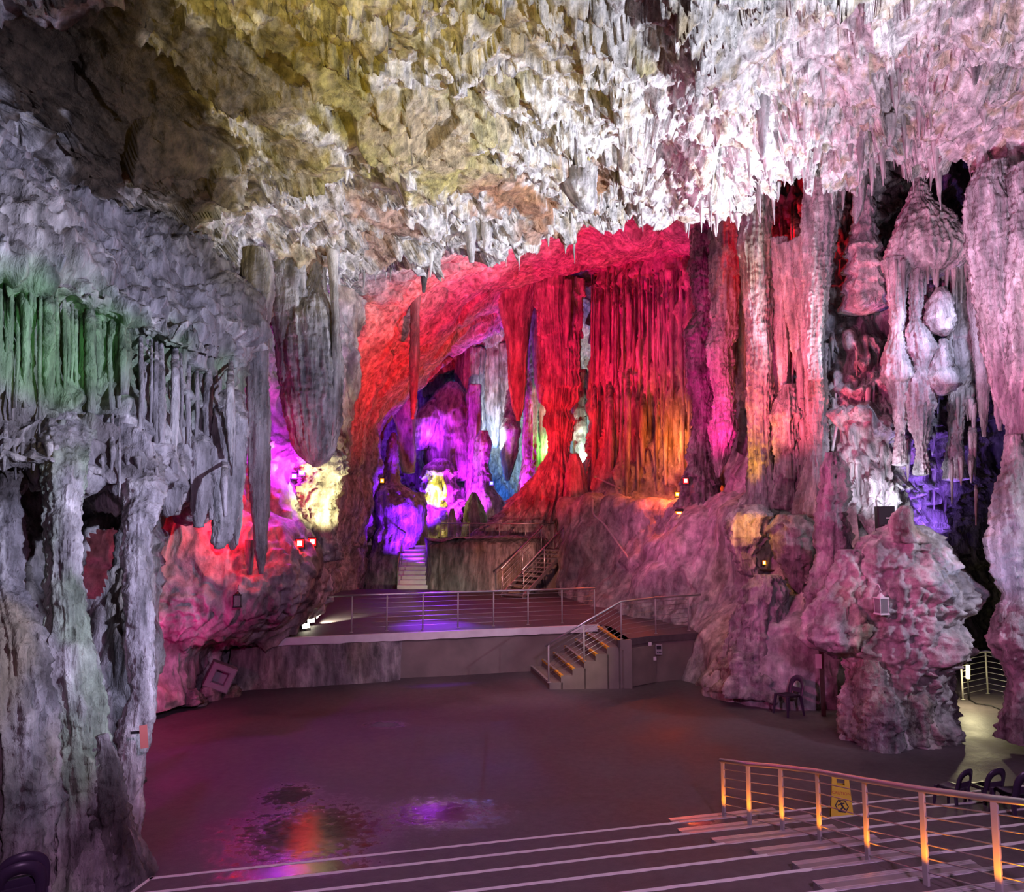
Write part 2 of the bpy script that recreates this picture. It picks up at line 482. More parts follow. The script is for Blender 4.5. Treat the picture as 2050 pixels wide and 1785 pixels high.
# ------------------------------------------------------------------ ceiling
LIP = [(-250, 150, 10.5), (0, 250, 12.5), (200, 400, 14.5), (400, 525, 17), (560, 590, 19.5), (750, 555, 21), (950, 505, 22), (1150, 450, 22),
       (1300, 415, 21), (1450, 425, 19.5), (1600, 355, 18.5), (1750, 325, 17.5), (1900, 292, 17), (2080, 290, 15.5), (2350, 310, 14.5)]
def ceil_net():
    rows = []
    for f in (-1.2, -.5, 0, .2, .4, .6, .8, .93, 1.0):
        row = []
        for (px, py, Yl) in LIP:
            u = (px - 1025) / FPX; w = W(px, py, Yl)
            Y = 10.0 + (Yl - 10.0) * f if f >= 0 else 10.0 + f * 12
            zt = 12.4 if px > 300 else 11.6 + .8 * max(0, (px + 250) / 550)
            g = max(f, 0)
            z = zt + (w[2] - zt) * g ** 1.3 + .5 * math.sin(g * math.pi)
            X = u * Y if f >= 0 else u * 10.0
            row.append((X, Y, z + (0.6 if f < 0 else 0)))
        rows.append(row)
    for (dy, dz) in ((.5, .35), (1.2, 1.6), (2.0, 4.0)):
        rows.append([(u_[0] * (1 + dy / u_[1]), u_[1] + dy, u_[2] + dz) for u_ in rows[8]])
    return rows

def smooth_slab(p):
    """bare water-worn limestone sheets between the crusted ceiling"""
    a = .5 * p[:, 0] + .866 * p[:, 1]; b = -.866 * p[:, 0] + .5 * p[:, 1]
    m = np.zeros(len(p), F)
    for (p0, p1, w) in (((575, 60, 12.2), (960, 350, 17.6), .85), ((180, 40, 11.4), (420, 330, 15.0), 1.0), ((560, 170, 14.0), (760, 330, 17.0), .5),
                        ((20, 20, 11.0), (250, 250, 13.2), .9), ((930, 330, 18.0), (1080, 400, 20.5), .5), ((640, 230, 15.5), (800, 300, 17), .35),
                        ((1140, 300, 17.5), (1180, 400, 20.2), .35)):
        A = W(*p0)[:2]; B = W(*p1)[:2]; dv = B - A; L = np.dot(dv, dv)
        t = np.clip(((p[:, 0] - A[0]) * dv[0] + (p[:, 1] - A[1]) * dv[1]) / L, 0, 1)
        dd = np.hypot(p[:, 0] - A[0] - t * dv[0], p[:, 1] - A[1] - t * dv[1])
        m = np.maximum(m, 1 - sstep(w * .65, w * 1.05, dd + .55 * fbm(S(p, 1.3), 3, 5)))
    m = np.maximum(m, .8 * sstep(.20, .34, fbm(np.stack([a * .3, b * .9, p[:, 2] * .3], 1), 3, 61)) * (p[:, 0] < 3))
    return m

def ceil_disp(p, n):
    a = .5 * p[:, 0] + .866 * p[:, 1]; b = -.866 * p[:, 0] + .5 * p[:, 1]
    m = smooth_slab(p); k = 1 - m
    q2 = sstep(-.18, .22, fbm(S(p, .8), 3, 71)); kk = k * (.25 + .85 * q2)
    d = .75 * fbm(S(p, .22), 3, 1)
    f1, f2, cid, v = worley(S(p + .3 * np.stack([fbm(S(p, .9), 2, 21), fbm(S(p, .9), 2, 22), fbm(S(p, .9), 2, 23)], 1), .75), 24)
    d += .42 * (_u(cid) - .5) + .5 * (v[:, 0] * (_u(cid * np.uint32(7)) - .5) + v[:, 1] * (_u(cid * np.uint32(31)) - .5))
    f1, f2, cid, v = worley(np.stack([a * .35, b * 1.0, p[:, 2] * .8], 1) + .25 * np.stack([fbm(p, 2, 3)] * 3, 1), 2)
    d += .55 * (_u(cid) - .5) + .45 * (v[:, 1] * (_u(cid ^ np.uint32(77)) - .5) * 2)
    wp = p + .18 * np.stack([fbm(S(p, 2.), 2, 11), fbm(S(p, 2.), 2, 12), fbm(S(p, 2.), 2, 13)], 1)
    f1, f2, cid, v = worley(S(wp, 1.5), 4)
    r1 = _u(cid); r2 = _u(cid * np.uint32(7)); r3 = _u(cid * np.uint32(31))
    d += (.25 + .55 * k) * (.30 * (r1 - .5) + .55 * (v[:, 0] * (r2 - .5) + v[:, 1] * (r3 - .5)) * 1.6)
    f1, f2, cid, v = worley(S(wp, 3.6, 3.6, 2.5), 9)
    r1 = _u(cid); r2 = _u(cid * np.uint32(7)); r3 = _u(cid * np.uint32(31))
    d += kk * (.20 * (r1 - .5) + .24 * (v[:, 0] * (r2 - .5) + v[:, 1] * (r3 - .5)) * 1.6) + m * .04 * fbm(np.stack([a, b * 5, p[:, 2] * 3], 1), 3, 8)
    # pendants
    q = p.copy(); q[:, 2] = 0
    f1, f2, cid, v = worley(S(q, 2.3), 14)
    d += kk * .26 * _u(cid) ** 3 * np.clip(1 - f1 / .42, 0, 1) ** 1.5
    f1, f2, cid, v = worley(S(q, 5.5), 15)
    d += kk * .13 * _u(cid) ** 2 * np.clip(1 - f1 / .45, 0, 1) ** 1.2
    f1, f2, cid, v = worley(S(wp, 7.5), 16)
    d += kk * (.12 * (v[:, 0] * (_u(cid) - .5) + v[:, 1] * (_u(cid * np.uint32(7)) - .5)) + .05 * (.5 - f1))
    d += (.015 + .05 * kk) * fbm(S(p, 9), 3, 19)
    return d

def ceil_col(q, d):
    m = smooth_slab(q)
    a = fbm(S(q, .45), 3, 41); b = fbm(S(q, 3.2), 4, 43)
    f1, f2, cid, v = worley(S(q, 1.9), 4)
    crust = mixc(CAL[None] * 1.18 * np.ones((len(q), 1), F), TAN[None] * 1.2, .75 * sstep(.10, .45, b + .5 * (_u(cid) - .5)))
    crust = mixc(crust, GREY[None] * .8, .6 * sstep(.2, .5, -b))
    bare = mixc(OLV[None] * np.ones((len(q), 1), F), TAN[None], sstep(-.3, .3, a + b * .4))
    bare = mixc(bare, BRN[None] * .36, .97 * sstep(2.0, 3.4, -q[:, 0] * .62 + (13.0 - q[:, 1]) * .36 + .8 * a))  # shade of the upper left corner painted in as dark brown
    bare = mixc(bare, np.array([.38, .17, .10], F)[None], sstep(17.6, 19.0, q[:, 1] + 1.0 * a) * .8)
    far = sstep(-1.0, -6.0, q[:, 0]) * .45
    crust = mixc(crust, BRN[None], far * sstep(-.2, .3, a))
    return mixc(crust, bare, m)

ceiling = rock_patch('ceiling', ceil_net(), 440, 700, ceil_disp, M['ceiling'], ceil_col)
ceiling['label'] = 'rough limestone cave ceiling crusted with white calcite'

# ------------------------------------------------------------------ relief of the walls
def wall_disp(big=.6, flute=.25, ff=1.6, tier=.5, tp=2.2, rough=.06, knob=.0, seed=0, kf=3.0):
    def f(p, n):
        d = big * fbm(S(p, .3), 3, seed)
        msk = F(.25) + F(.95) * sstep(-.12, .25, fbm(S(p, .55), 2, seed + 40))
        wob = np.stack([fbm(S(p, .8), 2, seed + 61), fbm(S(p, .8), 2, seed + 62), np.zeros(len(p), F)], 1) * F(.25)
        pw = p + wob
        if flute: d += flute * (billow(S(pw, ff, ff, ff * .10), 2, seed + 2) - .4) + .4 * flute * (billow(S(pw, ff * 2.7, ff * 2.7, ff * .2), 1, seed + 4) - .4)
        if tier: d += tier * (tiers(pw, tp, 3.2, .35, seed + 6) - .35) + .45 * tier * (tiers(pw, tp * .42, 6.5, .45, seed + 7) - .35)
        if knob:
            f1, f2, cid, v = worley(S(pw, kf), seed + 9); d += msk * knob * (.5 - f1 * f1 * 1.2)
            f1, f2, cid, v = worley(S(pw, kf * 2.6), seed + 10); d += msk * knob * .5 * (.5 - f1 * f1 * 1.2)
        d += msk * rough * 1.4 * fbm(S(p, 4.5), 4, seed + 12)
        return d
    return f

def net_px(rows):
    return [[W(*q) for q in r] for r in rows]

# ------------------------------------------------------------------ left wall: the overhanging mass
def lm_row(r):
    q = [W(*a) for a in r]
    e = r[-1]
    return q + [W(e[0] - 12, e[1], e[2] + 1.2), W(e[0] - 60, e[1], e[2] + 3.5)]
left_net = [lm_row(r) for r in (
    ((-350, 40, 11), (-150, 120, 12.5), (0, 205, 13.6), (100, 290, 14.6), (240, 390, 15.4), (370, 470, 16.4), (470, 530, 17.4)),
    ((-350, 70, 9.5), (-150, 150, 11), (0, 240, 12.3), (100, 330, 13.2), (240, 430, 14), (370, 510, 15), (480, 575, 16)),
    ((-350, 250, 8.6), (-150, 320, 9.6), (0, 380, 10.8), (120, 450, 11.8), (250, 530, 12.8), (380, 600, 13.8), (490, 650, 15)),
    ((-350, 380, 7.9), (-150, 430, 8.8), (0, 470, 10.0), (125, 525, 10.9), (262, 600, 11.9), (395, 672, 12.9), (494, 700, 14.4)),
    ((-350, 430, 7.7), (-150, 480, 8.5), (0, 530, 9.7), (128, 580, 10.6), (266, 640, 11.7), (398, 700, 12.8), (494, 722, 14.4)),
    ((-350, 480, 8.1), (-150, 540, 9.0), (0, 580, 10.2), (130, 630, 11.1), (270, 675, 12.1), (400, 725, 13), (492, 745, 14.5)),
    ((-350, 700, 8.1), (-150, 730, 8.9), (0, 750, 10), (130, 780, 10.9), (260, 800, 11.7), (380, 830, 12.6), (480, 840, 14.3)),
    ((-350, 840, 8.1), (-150, 850, 8.8), (0, 850, 9.9), (130, 855, 10.8), (250, 870, 11.5), (360, 910, 12.4), (462, 910, 14.3)),
    ((-350, 890, 7.9), (-150, 890, 8.5), (0, 890, 9.4), (130, 900, 10.1), (250, 930, 11.1), (350, 970, 12.2), (430, 990, 14.2)),
    ((-350, 950, 8.1), (-150, 940, 8.8), (0, 945, 9.6), (130, 955, 10.3), (250, 980, 11.1), (330, 1015, 12.3), (390, 1015, 14)),
    ((-350, 960, 9.5), (-150, 950, 10.2), (0, 950, 11), (130, 960, 11.8), (250, 985, 12.6), (330, 1005, 13.6), (390, 1005, 15)),
    ((-350, 900, 12), (-150, 900, 12.5), (0, 905, 13), (130, 915, 13.5), (250, 940, 14.2), (330, 960, 15), (390, 980, 16)))]
def left_col(q, d):
    c = col_wall(q, d, .42, .25)
    g = W(115, 690, 10.6).astype(F)
    r = np.sqrt(((q[:, 0] - g[0]) / 1.1) ** 2 + ((q[:, 2] - g[2]) / 1.0) ** 2) + .5 * fbm(S(q, 1.2), 3, 7)
    return mixc(c, ALG[None], .75 * (1 - sstep(.5, 1.3, r)))
wall_left = rock_patch('wall_left', left_net, 340, 350, wall_disp(.45, .20, 1.5, .34, 1.9, .05, .15, 100, 1.9), M['rock'], left_col)
wall_left['label'] = 'overhanging grey limestone wall with fluted curtains, green with algae in one bay'

# recessed wall behind the near pillars, with a hole
rec = []
for (py, Yv) in ((880, 13.0), (1000, 12.9), (1100, 12.7), (1200, 12.4), (1350, 12.0), (1500, 11.4), (1620, 10.6), (1720, 9.8), (1830, 8.8)):
    e = 318 if py < 1300 else 318 - (py - 1300) * .12
    rec.append([W(-350, py, Yv - 3.4), W(-150, py, Yv - 2.2), W(0, py, Yv - 1), W(110, py, Yv), W(220, py, Yv), W(e - 15, py, Yv), W(e - 5, py, Yv + 1), W(e - 60, py, Yv + 3)])
hc = W(190, 1122, 12.6)
def rec_hole(c):
    return (((c[:, 0] - hc[0]) / .24) ** 2 + ((c[:, 2] - hc[2]) / .58) ** 4 < 1) & (c[:, 1] < 13.6)
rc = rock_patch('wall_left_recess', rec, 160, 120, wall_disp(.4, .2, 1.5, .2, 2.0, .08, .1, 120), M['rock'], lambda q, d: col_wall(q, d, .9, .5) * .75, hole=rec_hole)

# wall under the overhang running to the stage
mid = net_px([
    ((60, 540, 19), (280, 540, 19.4), (380, 540, 20), (480, 540, 20.8), (560, 560, 22.5), (640, 560, 23.5), (700, 580, 24.5), (720, 600, 26)),
    ((60, 700, 18.5), (280, 700, 19), (380, 700, 19.5), (480, 700, 20.3), (560, 700, 22), (640, 700, 23), (700, 720, 24.5), (700, 740, 26)),
    ((60, 840, 18), (280, 840, 18.4), (380, 840, 19), (480, 840, 19.8), (560, 850, 21), (640, 850, 22.5), (700, 860, 24), (690, 860, 26)),
    ((60, 930, 17), (280, 930, 17.5), (380, 930, 18), (480, 930, 18.5), (560, 940, 19.5), (640, 940, 21), (690, 960, 23), (690, 960, 25)),
    ((60, 1020, 16.5), (280, 1020, 17), (380, 1020, 17.5), (480, 1020, 18), (560, 1030, 18.8), (640, 1030, 20), (668, 1040, 22), (668, 1040, 24)),
    ((60, 1120, 16.2), (280, 1120, 16.8), (380, 1120, 17), (480, 1120, 17.3), (570, 1120, 17.8), (645, 1120, 18.8), (664, 1120, 21), (664, 1120, 23)),
    ((60, 1200, 16.2), (280, 1200, 16.6), (380, 1200, 16.7), (480, 1200, 17), (560, 1200, 17.6), (625, 1200, 18.6), (642, 1200, 21), (645, 1200, 23)),
    ((60, 1290, 16.2), (280, 1280, 16.6), (380, 1280, 16.9), (460, 1290, 17.6), (510, 1290, 18.6), (550, 1290, 19.4), (562, 1285, 21), (570, 1280, 23)),
    ((60, 1360, 16.2), (280, 1350, 16.7), (380, 1330, 17.6), (440, 1310, 19.0), (480, 1310, 20.4), (520, 1310, 21), (540, 1310, 22), (560, 1310, 23)),
    ((60, 1440, 16.0), (280, 1430, 16.4), (370, 1410, 17.2), (430, 1390, 19.0), (480, 1390, 20.4), (520, 1380, 21), (540, 1380, 22), (560, 1380, 23))])
rock_patch('wall_left_stage', mid, 260, 200, wall_disp(.40, .12, 1.3, .18, 1.6, .08, .15, 140, 1.5), M['rock_smooth'], lambda q, d: col_wall(q, d, .5, .6))

# ------------------------------------------------------------------ inner vault
vault = net_px([
    ((540, 1240, 24), (520, 950, 24), (530, 750, 24), (600, 610, 24), (740, 560, 23.5), (950, 480, 23.5), (1190, 400, 23.5), (1440, 380, 22), (1580, 350, 21)),
    ((600, 1220, 27), (610, 980, 27), (620, 810, 27), (670, 680, 27), (790, 590, 26.5), (955, 510, 26.5), (1170, 450, 26.5), (1400, 430, 25), (1540, 410, 22.5)),
    ((650, 1210, 30), (660, 1010, 30), (685, 860, 30), (740, 730, 30), (840, 625, 30), (965, 545, 30), (1150, 500, 30), (1350, 485, 28), (1500, 460, 24)),
    ((720, 1205, 34), (730, 1050, 34), (745, 920, 34), (790, 800, 35), (885, 700, 36), (985, 620, 37), (1120, 565, 37), (1300, 540, 34), (1450, 520, 29)),
    ((745, 1200, 37), (765, 1080, 37.5), (775, 960, 38), (805, 850, 39), (895, 745, 40), (1005, 665, 41), (1060, 605, 41), (1165, 600, 38), (1300, 585, 34)),
    ((742, 1200, 38), (760, 1080, 38.5), (770, 955, 39), (798, 842, 40), (886, 735, 41), (1000, 655, 42), (1060, 595, 42), (1165, 590, 39), (1300, 575, 35)),
    ((720, 1190, 40), (735, 1080, 40.5), (745, 950, 41), (770, 820, 42), (860, 705, 43), (985, 625, 44), (1060, 560, 44), (1170, 560, 42), (1310, 550, 38))])
def vault_disp(p, n):
    a = .5 * p[:, 0] + .3 * p[:, 1] + .8 * p[:, 2]; b = p[:, 0] * .86 - .5 * p[:, 2]
    d = .6 * fbm(S(p, .2), 3, 201)
    f1, f2, cid, v = worley(np.stack([a * .35, b * .9, p[:, 1] * .5], 1) + .3 * np.stack([fbm(S(p, .7), 2, 3)] * 3, 1), 202)
    d += .35 * (_u(cid) - .5) + .3 * (f2 - f1)
    d += .10 * fbm(np.stack([a * 1.0, b * 3.0, p[:, 1] * 2], 1), 4, 203) + .05 * fbm(S(p, 5), 3, 204)
    f1, f2, cid, v = worley(S(p, 1.6), 205); k = sstep(30, 26, p[:, 1])
    d += k * (.3 * (_u(cid) - .5) + .2 * (.5 - f1))
    return d - .25 - .35 * sstep(33, 38, p[:, 1])
rock_patch('ceiling_vault', vault, 240, 300, vault_disp, M['ceiling'], lambda q, d: col_wall(q, d, .25, .35) * 1.1)

# ------------------------------------------------------------------ chamber behind
back = net_px([
    ((640, 500, 41), (800, 520, 42), (930, 560, 43), (1020, 560, 43), (1100, 560, 42), (1200, 560, 41), (1260, 560, 38)),
    ((640, 640, 44), (800, 650, 44.5), (930, 650, 45), (1020, 640, 45.5), (1100, 620, 46), (1200, 620, 45), (1260, 620, 42)),
    ((640, 760, 46), (800, 750, 47), (930, 720, 47.5), (1020, 690, 48), (1100, 700, 50), (1200, 720, 49), (1260, 720, 45)),
    ((640, 860, 47), (800, 840, 48.5), (930, 800, 50), (1020, 800, 51), (1100, 800, 52), (1200, 800, 51), (1260, 800, 46)),
    ((640, 950, 47), (800, 940, 49), (930, 940, 51), (1020, 940, 52), (1100, 940, 52), (1200, 940, 51), (1260, 940, 46)),
    ((640, 1020, 46), (800, 1020, 48), (930, 1020, 49), (1020, 1030, 49), (1100, 1030, 50), (1200, 1030, 49), (1260, 1020, 45)),
    ((640, 1120, 45), (800, 1110, 46), (930, 1110, 46), (1020, 1110, 46), (1100, 1110, 46), (1200, 1110, 46), (1260, 1110, 43))])
rock_patch('wall_back', back, 190, 190, wall_disp(.8, .5, .9, .6, 3.0, .12, .15, 220, 1.2), M['rock'], col_grey)

# ------------------------------------------------------------------ right walls
cols = (1130, 1180, 1260, 1340, 1420, 1480, 1560, 1650, 1720)
rw = [
    (240, (40, 38, 35, 33, 30.5, 28, 26, 25.5, 25)), (380, (40, 38, 35, 32, 29.5, 27, 25, 24.5, 24)), (500, (40, 38, 35, 32, 29.5, 26.5, 24, 23.4, 23)), (640, (39, 36.5, 33.5, 31, 28.5, 25.5, 23, 22.5, 22)),
    (800, (39, 36, 33, 31, 28.5, 25, 23, 22.5, 22)), (940, (38, 34.5, 32, 30.4, 28.0, 24.5, 22.5, 22, 21.5)),
    (992, (36, 33, 31.6, 30.2, 27.8, 24.0, 22.2, 21.4, 21)), (1006, (34, 31.5, 29.0, 27.4, 25.6, 23.0, 21.4, 20.6, 20)),
    (1050, (33, 30.5, 28.0, 25.9, 23.8, 21.7, 20.4, 19.6, 19)), (1140, (32, 29, 26.4, 24.2, 22.4, 20.7, 19.3, 18.4, 18)),
    (1200, (31, 28.2, 25.6, 23.4, 21.8, 20.0, 18.6, 18.2, 18.2)), (1260, (30.5, 27.6, 24.8, 22.8, 21.2, 19.4, 18.0, 18.0, 18.2)),
    (1330, (30, 27, 24.3, 22.0, 20.2, 18.5, 17.8, 17.8, 18.0)), (1420, (30, 27, 23.6, 21.2, 19.4, 18.2, 17.7, 17.5, 17.8)), (1480, (30, 27, 23, 20.6, 19.0, 17.9, 17.5, 17.3, 17.6))]
rnet = [[W(px + (0 if k > 1 or py > 1000 else (50, 16)[k]), py, y) for k, (px, y) in enumerate(zip(cols, ys))] for py, ys in rw]
def rdisp(p, n):
    up = sstep(5.0, 6.5, p[:, 2])
    d = .5 * fbm(S(p, .28), 3, 301)
    d += up * (.34 * (billow(S(p, 1.7, 1.7, .12), 2, 302) - .4) + .14 * (billow(S(p, 4.5, 4.5, .3), 1, 305) - .4) + .5 * (tiers(p, 3.6, 2.6, .35, 303) - .35))
    f1, f2, cid, v = worley(S(p, .8, .8, .55), 306)
    g1, g2, gc, gv = worley(S(p, .42, .42, .36), 316)
    d += (1 - up) * (.75 * (.55 - g1) * (.5 + _u(gc)) + .30 * (.6 - f1) + .10 * fbm(S(p, 1.6, 1.6, .8), 3, 307) + .16 * tiers(p, 1.3, 3, .4, 308) * sstep(-.1, .2, fbm(S(p, .6), 2, 309)))
    d += .06 * fbm(S(p, 3.5), 4, 304)
    return d
wall_right = rock_patch('wall_right', rnet, 290, 280, rdisp, M['rock_smooth'], lambda q, d: col_wall(q, d, .3, .45))
wall_right['label'] = 'right-hand limestone wall, fluted curtains above and smooth flowstone below'

cols = (1600, 1660, 1730, 1800, 1870, 1930, 1990, 2060, 2200)
rb = [(250, (22.5, 22, 22, 22.5, 23, 24, 24, 23, 21)), (420, (22.5, 21.8, 21.6, 22.4, 22.6, 24, 24, 23, 21)),
      (600, (22, 21.2, 20.8, 20.8, 21.2, 23, 24, 23, 21)), (800, (21.4, 20.6, 20.0, 19.8, 20.6, 23.4, 25, 24, 21)),
      (950, (20.8, 20, 19.3, 19.0, 20.2, 24, 26, 25, 21)), (1060, (20, 19.3, 18.6, 18.4, 20.4, 25, 27, 26, 22)),
      (1180, (19.4, 18.6, 18, 18.2, 21.4, 25, 27, 26, 22)), (1320, (18.8, 18, 17.6, 18.6, 22, 25, 27, 26, 22)), (1460, (18.4, 17.8, 17.6, 18.8, 22, 25, 27, 26, 22))]
bnet = [[W(px, py, y) for px, y in zip(cols, ys)] for py, ys in rb]
rock_patch('wall_right_cascade', bnet, 260, 220, wall_disp(.5, .26, 1.8, .60, 1.5, .05, .06, 330, 2.0), M['rock'], lambda q, d: col_wall(q, d, .35, .15))

# ------------------------------------------------------------------ built things: small mesh helpers
def bm_obj(name, bm, mat, parent=None, smooth=False):
    me = bpy.data.meshes.new(name); bm.normal_update(); bm.to_mesh(me); bm.free()
    if smooth:
        for p in me.polygons: p.use_smooth = True
    return link(name, me, parent, mat)

def bm_box(bm, c, s, rot=None, bev=0.0):
    r = bmesh.ops.create_cube(bm, size=1.0)['verts']
    mt = Matrix.Translation(Vector([float(q) for q in c])) @ (rot.to_4x4() if rot is not None else Matrix()) @ Matrix.Diagonal((*[float(q) for q in s], 1))
    bmesh.ops.transform(bm, matrix=mt, verts=r)
    if bev:
        es = list({e for v in r for e in v.link_edges})
        bmesh.ops.bevel(bm, geom=es, offset=bev, segments=2, affect='EDGES', profile=.6)
    return r

def bm_tube(bm, pts, r, n=8, caps=True, rad=None):
    pts = [Vector([float(q) for q in p]) for p in pts]; rings = []
    for i, p in enumerate(pts):
        a = pts[max(i - 1, 0)]; b = pts[min(i + 1, len(pts) - 1)]; d = (b - a).normalized()
        up = Vector((0, 0, 1)) if abs(d.z) < .95 else Vector((1, 0, 0))
        u = d.cross(up).normalized(); w = u.cross(d)
        rr = rad[i] if rad else r
        rings.append([bm.verts.new(p + (u * math.cos(2 * math.pi * k / n) + w * math.sin(2 * math.pi * k / n)) * rr) for k in range(n)])
    for A, B in zip(rings, rings[1:]):
        for k in range(n): bm.faces.new((A[k], A[(k + 1) % n], B[(k + 1) % n], B[k]))
    if caps:
        bm.faces.new(rings[0][::-1]); bm.faces.new(rings[-1])

def tube(name, pts, r, mat, parent=None, n=8, rad=None):
    bm = bmesh.new(); bm_tube(bm, pts, r, n, True, rad)
    return bm_obj(name, bm, mat, parent, True)

def box(name, c, s, mat, parent=None, rot=None, bev=0.0):
    bm = bmesh.new(); bm_box(bm, c, s, rot, bev)
    return bm_obj(name, bm, mat, parent)

def prism(name, poly, z0, z1, mat, parent=None, bev=0.0):
    bm = bmesh.new()
    lo = [bm.verts.new((float(x), float(y), float(z0))) for x, y in poly]; hi = [bm.verts.new((float(x), float(y), float(z1))) for x, y in poly]
    n = len(poly)
    bm.faces.new(lo[::-1]); bm.faces.new(hi)
    for k in range(n): bm.faces.new((lo[k], lo[(k + 1) % n], hi[(k + 1) % n], hi[k]))
    bmesh.ops.recalc_face_normals(bm, faces=bm.faces)
    if bev: bmesh.ops.bevel(bm, geom=list(bm.edges), offset=bev, segments=2, affect='EDGES')
    return bm_obj(name, bm, mat, parent)

# ------------------------------------------------------------------ floor
def floor_mat():
    m, nt, b = new_mat('wet_concrete_floor'); L = nt.links.new
    g = nd(nt, 'ShaderNodeNewGeometry')
    n1 = nd(nt, 'ShaderNodeTexNoise', i_Scale=.42, i_Detail=5.0, i_Roughness=.6)
    n2 = nd(nt, 'ShaderNodeTexNoise', i_Scale=7.0, i_Detail=6.0, i_Roughness=.7)
    n3 = nd(nt, 'ShaderNodeTexNoise', i_Scale=60.0, i_Detail=3.0)
    for n in (n1, n2, n3): L(g.outputs['Position'], n.inputs['Vector'])
    cr = nd(nt, 'ShaderNodeMix', data_type='RGBA'); cr.inputs[6].default_value = (.030, .023, .027, 1); cr.inputs[7].default_value = (.145, .118, .13, 1)
    mr = nd(nt, 'ShaderNodeMapRange'); mr.inputs[1].default_value = .32; mr.inputs[2].default_value = .72
    ad = nd(nt, 'ShaderNodeMath', operation='MULTIPLY_ADD'); ad.inputs[1].default_value = .35; 
    L(n2.outputs['Fac'], ad.inputs[0]); 
    sc = nd(nt, 'ShaderNodeMath', operation='MULTIPLY'); sc.inputs[1].default_value = .75; L(n1.outputs['Fac'], sc.inputs[0]); L(sc.outputs[0], ad.inputs[2])
    L(ad.outputs[0], mr.inputs[0]); L(mr.outputs[0], cr.inputs[0]); L(cr.outputs[2], b.inputs['Base Color'])
    # standing water: distance to puddle centres, broken by noise
    last = None
    for (px, py, rx, ry) in ((615, 1665, 1.25, 1.35), (880, 1625, 1.0, .65), (600, 1765, 1.1, .5), (580, 1590, .5, .6), (1400, 1665, .3, .25), (770, 1450, .5, .3)):
        p = WZ(px, py, 0.0)
        mp = nd(nt, 'ShaderNodeMapping'); mp.vector_type = 'POINT'
        mp.inputs['Location'].default_value = (-p[0] / rx, -p[1] / ry, 0); mp.inputs['Scale'].default_value = (1 / rx, 1 / ry, 0)
        L(g.outputs['Position'], mp.inputs['Vector'])
        ln = nd(nt, 'ShaderNodeVectorMath', operation='LENGTH'); L(mp.outputs[0], ln.inputs[0])
        if last is None: last = ln.outputs['Value']
        else:
            mn = nd(nt, 'ShaderNodeMath', operation='MINIMUM'); L(last, mn.inputs[0]); L(ln.outputs['Value'], mn.inputs[1]); last = mn.outputs[0]
    dd = nd(nt, 'ShaderNodeMath', operation='MULTIPLY_ADD'); dd.inputs[1].default_value = 2.2; L(n2.outputs['Fac'], dd.inputs[0]); L(last, dd.inputs[2])
    pr = nd(nt, 'ShaderNodeMapRange'); pr.inputs[1].default_value = 1.5; pr.inputs[2].default_value = 2.25; pr.inputs[3].default_value = .04; pr.inputs[4].default_value = 1.0
    L(dd.outputs[0], pr.inputs[0])
    rr = nd(nt, 'ShaderNodeMapRange'); rr.inputs[1].default_value = .3; rr.inputs[2].default_value = .7; rr.inputs[3].default_value = .48; rr.inputs[4].default_value = .80
    L(n1.outputs['Fac'], rr.inputs[0])
    mu = nd(nt, 'ShaderNodeMath', operation='MULTIPLY'); L(pr.outputs[0], mu.inputs[0]); L(rr.outputs[0], mu.inputs[1])
    mxx = nd(nt, 'ShaderNodeMath', operation='MAXIMUM'); mxx.inputs[1].default_value = .06; L(mu.outputs[0], mxx.inputs[0])
    L(mxx.outputs[0], b.inputs['Roughness'])
    bp = nd(nt, 'ShaderNodeBump', i_Distance=.02); bs = nd(nt, 'ShaderNodeMath', operation='MULTIPLY_ADD'); bs.inputs[1].default_value = .35; bs.inputs[2].default_value = .12
    L(pr.outputs[0], bs.inputs[0]); L(bs.outputs[0], bp.inputs['Strength'])
    hm = nd(nt, 'ShaderNodeMath', operation='MULTIPLY_ADD'); hm.inputs[1].default_value = .3; L(n3.outputs['Fac'], hm.inputs[0]); L(n2.outputs['Fac'], hm.inputs[2])
    L(hm.outputs[0], bp.inputs['Height']); L(bp.outputs[0], b.inputs['Normal'])
    return m
M['floor'] = floor_mat()
gx, gy = np.meshgrid(np.linspace(-16, 22, 160), np.linspace(-6, 32, 160))
fp = np.stack([gx, gy, np.zeros_like(gx)], -1).reshape(-1, 3)
fp[:, 2] = -.015 + .02 * fbm(S(fp, .4), 3, 400)
floor = link('floor', raw_mesh('floor', fp, grid_faces(160, 160)), None, M['floor']); floor['kind'] = 'structure'
floor['label'] = 'dark wet concrete floor of the cave auditorium with puddles'

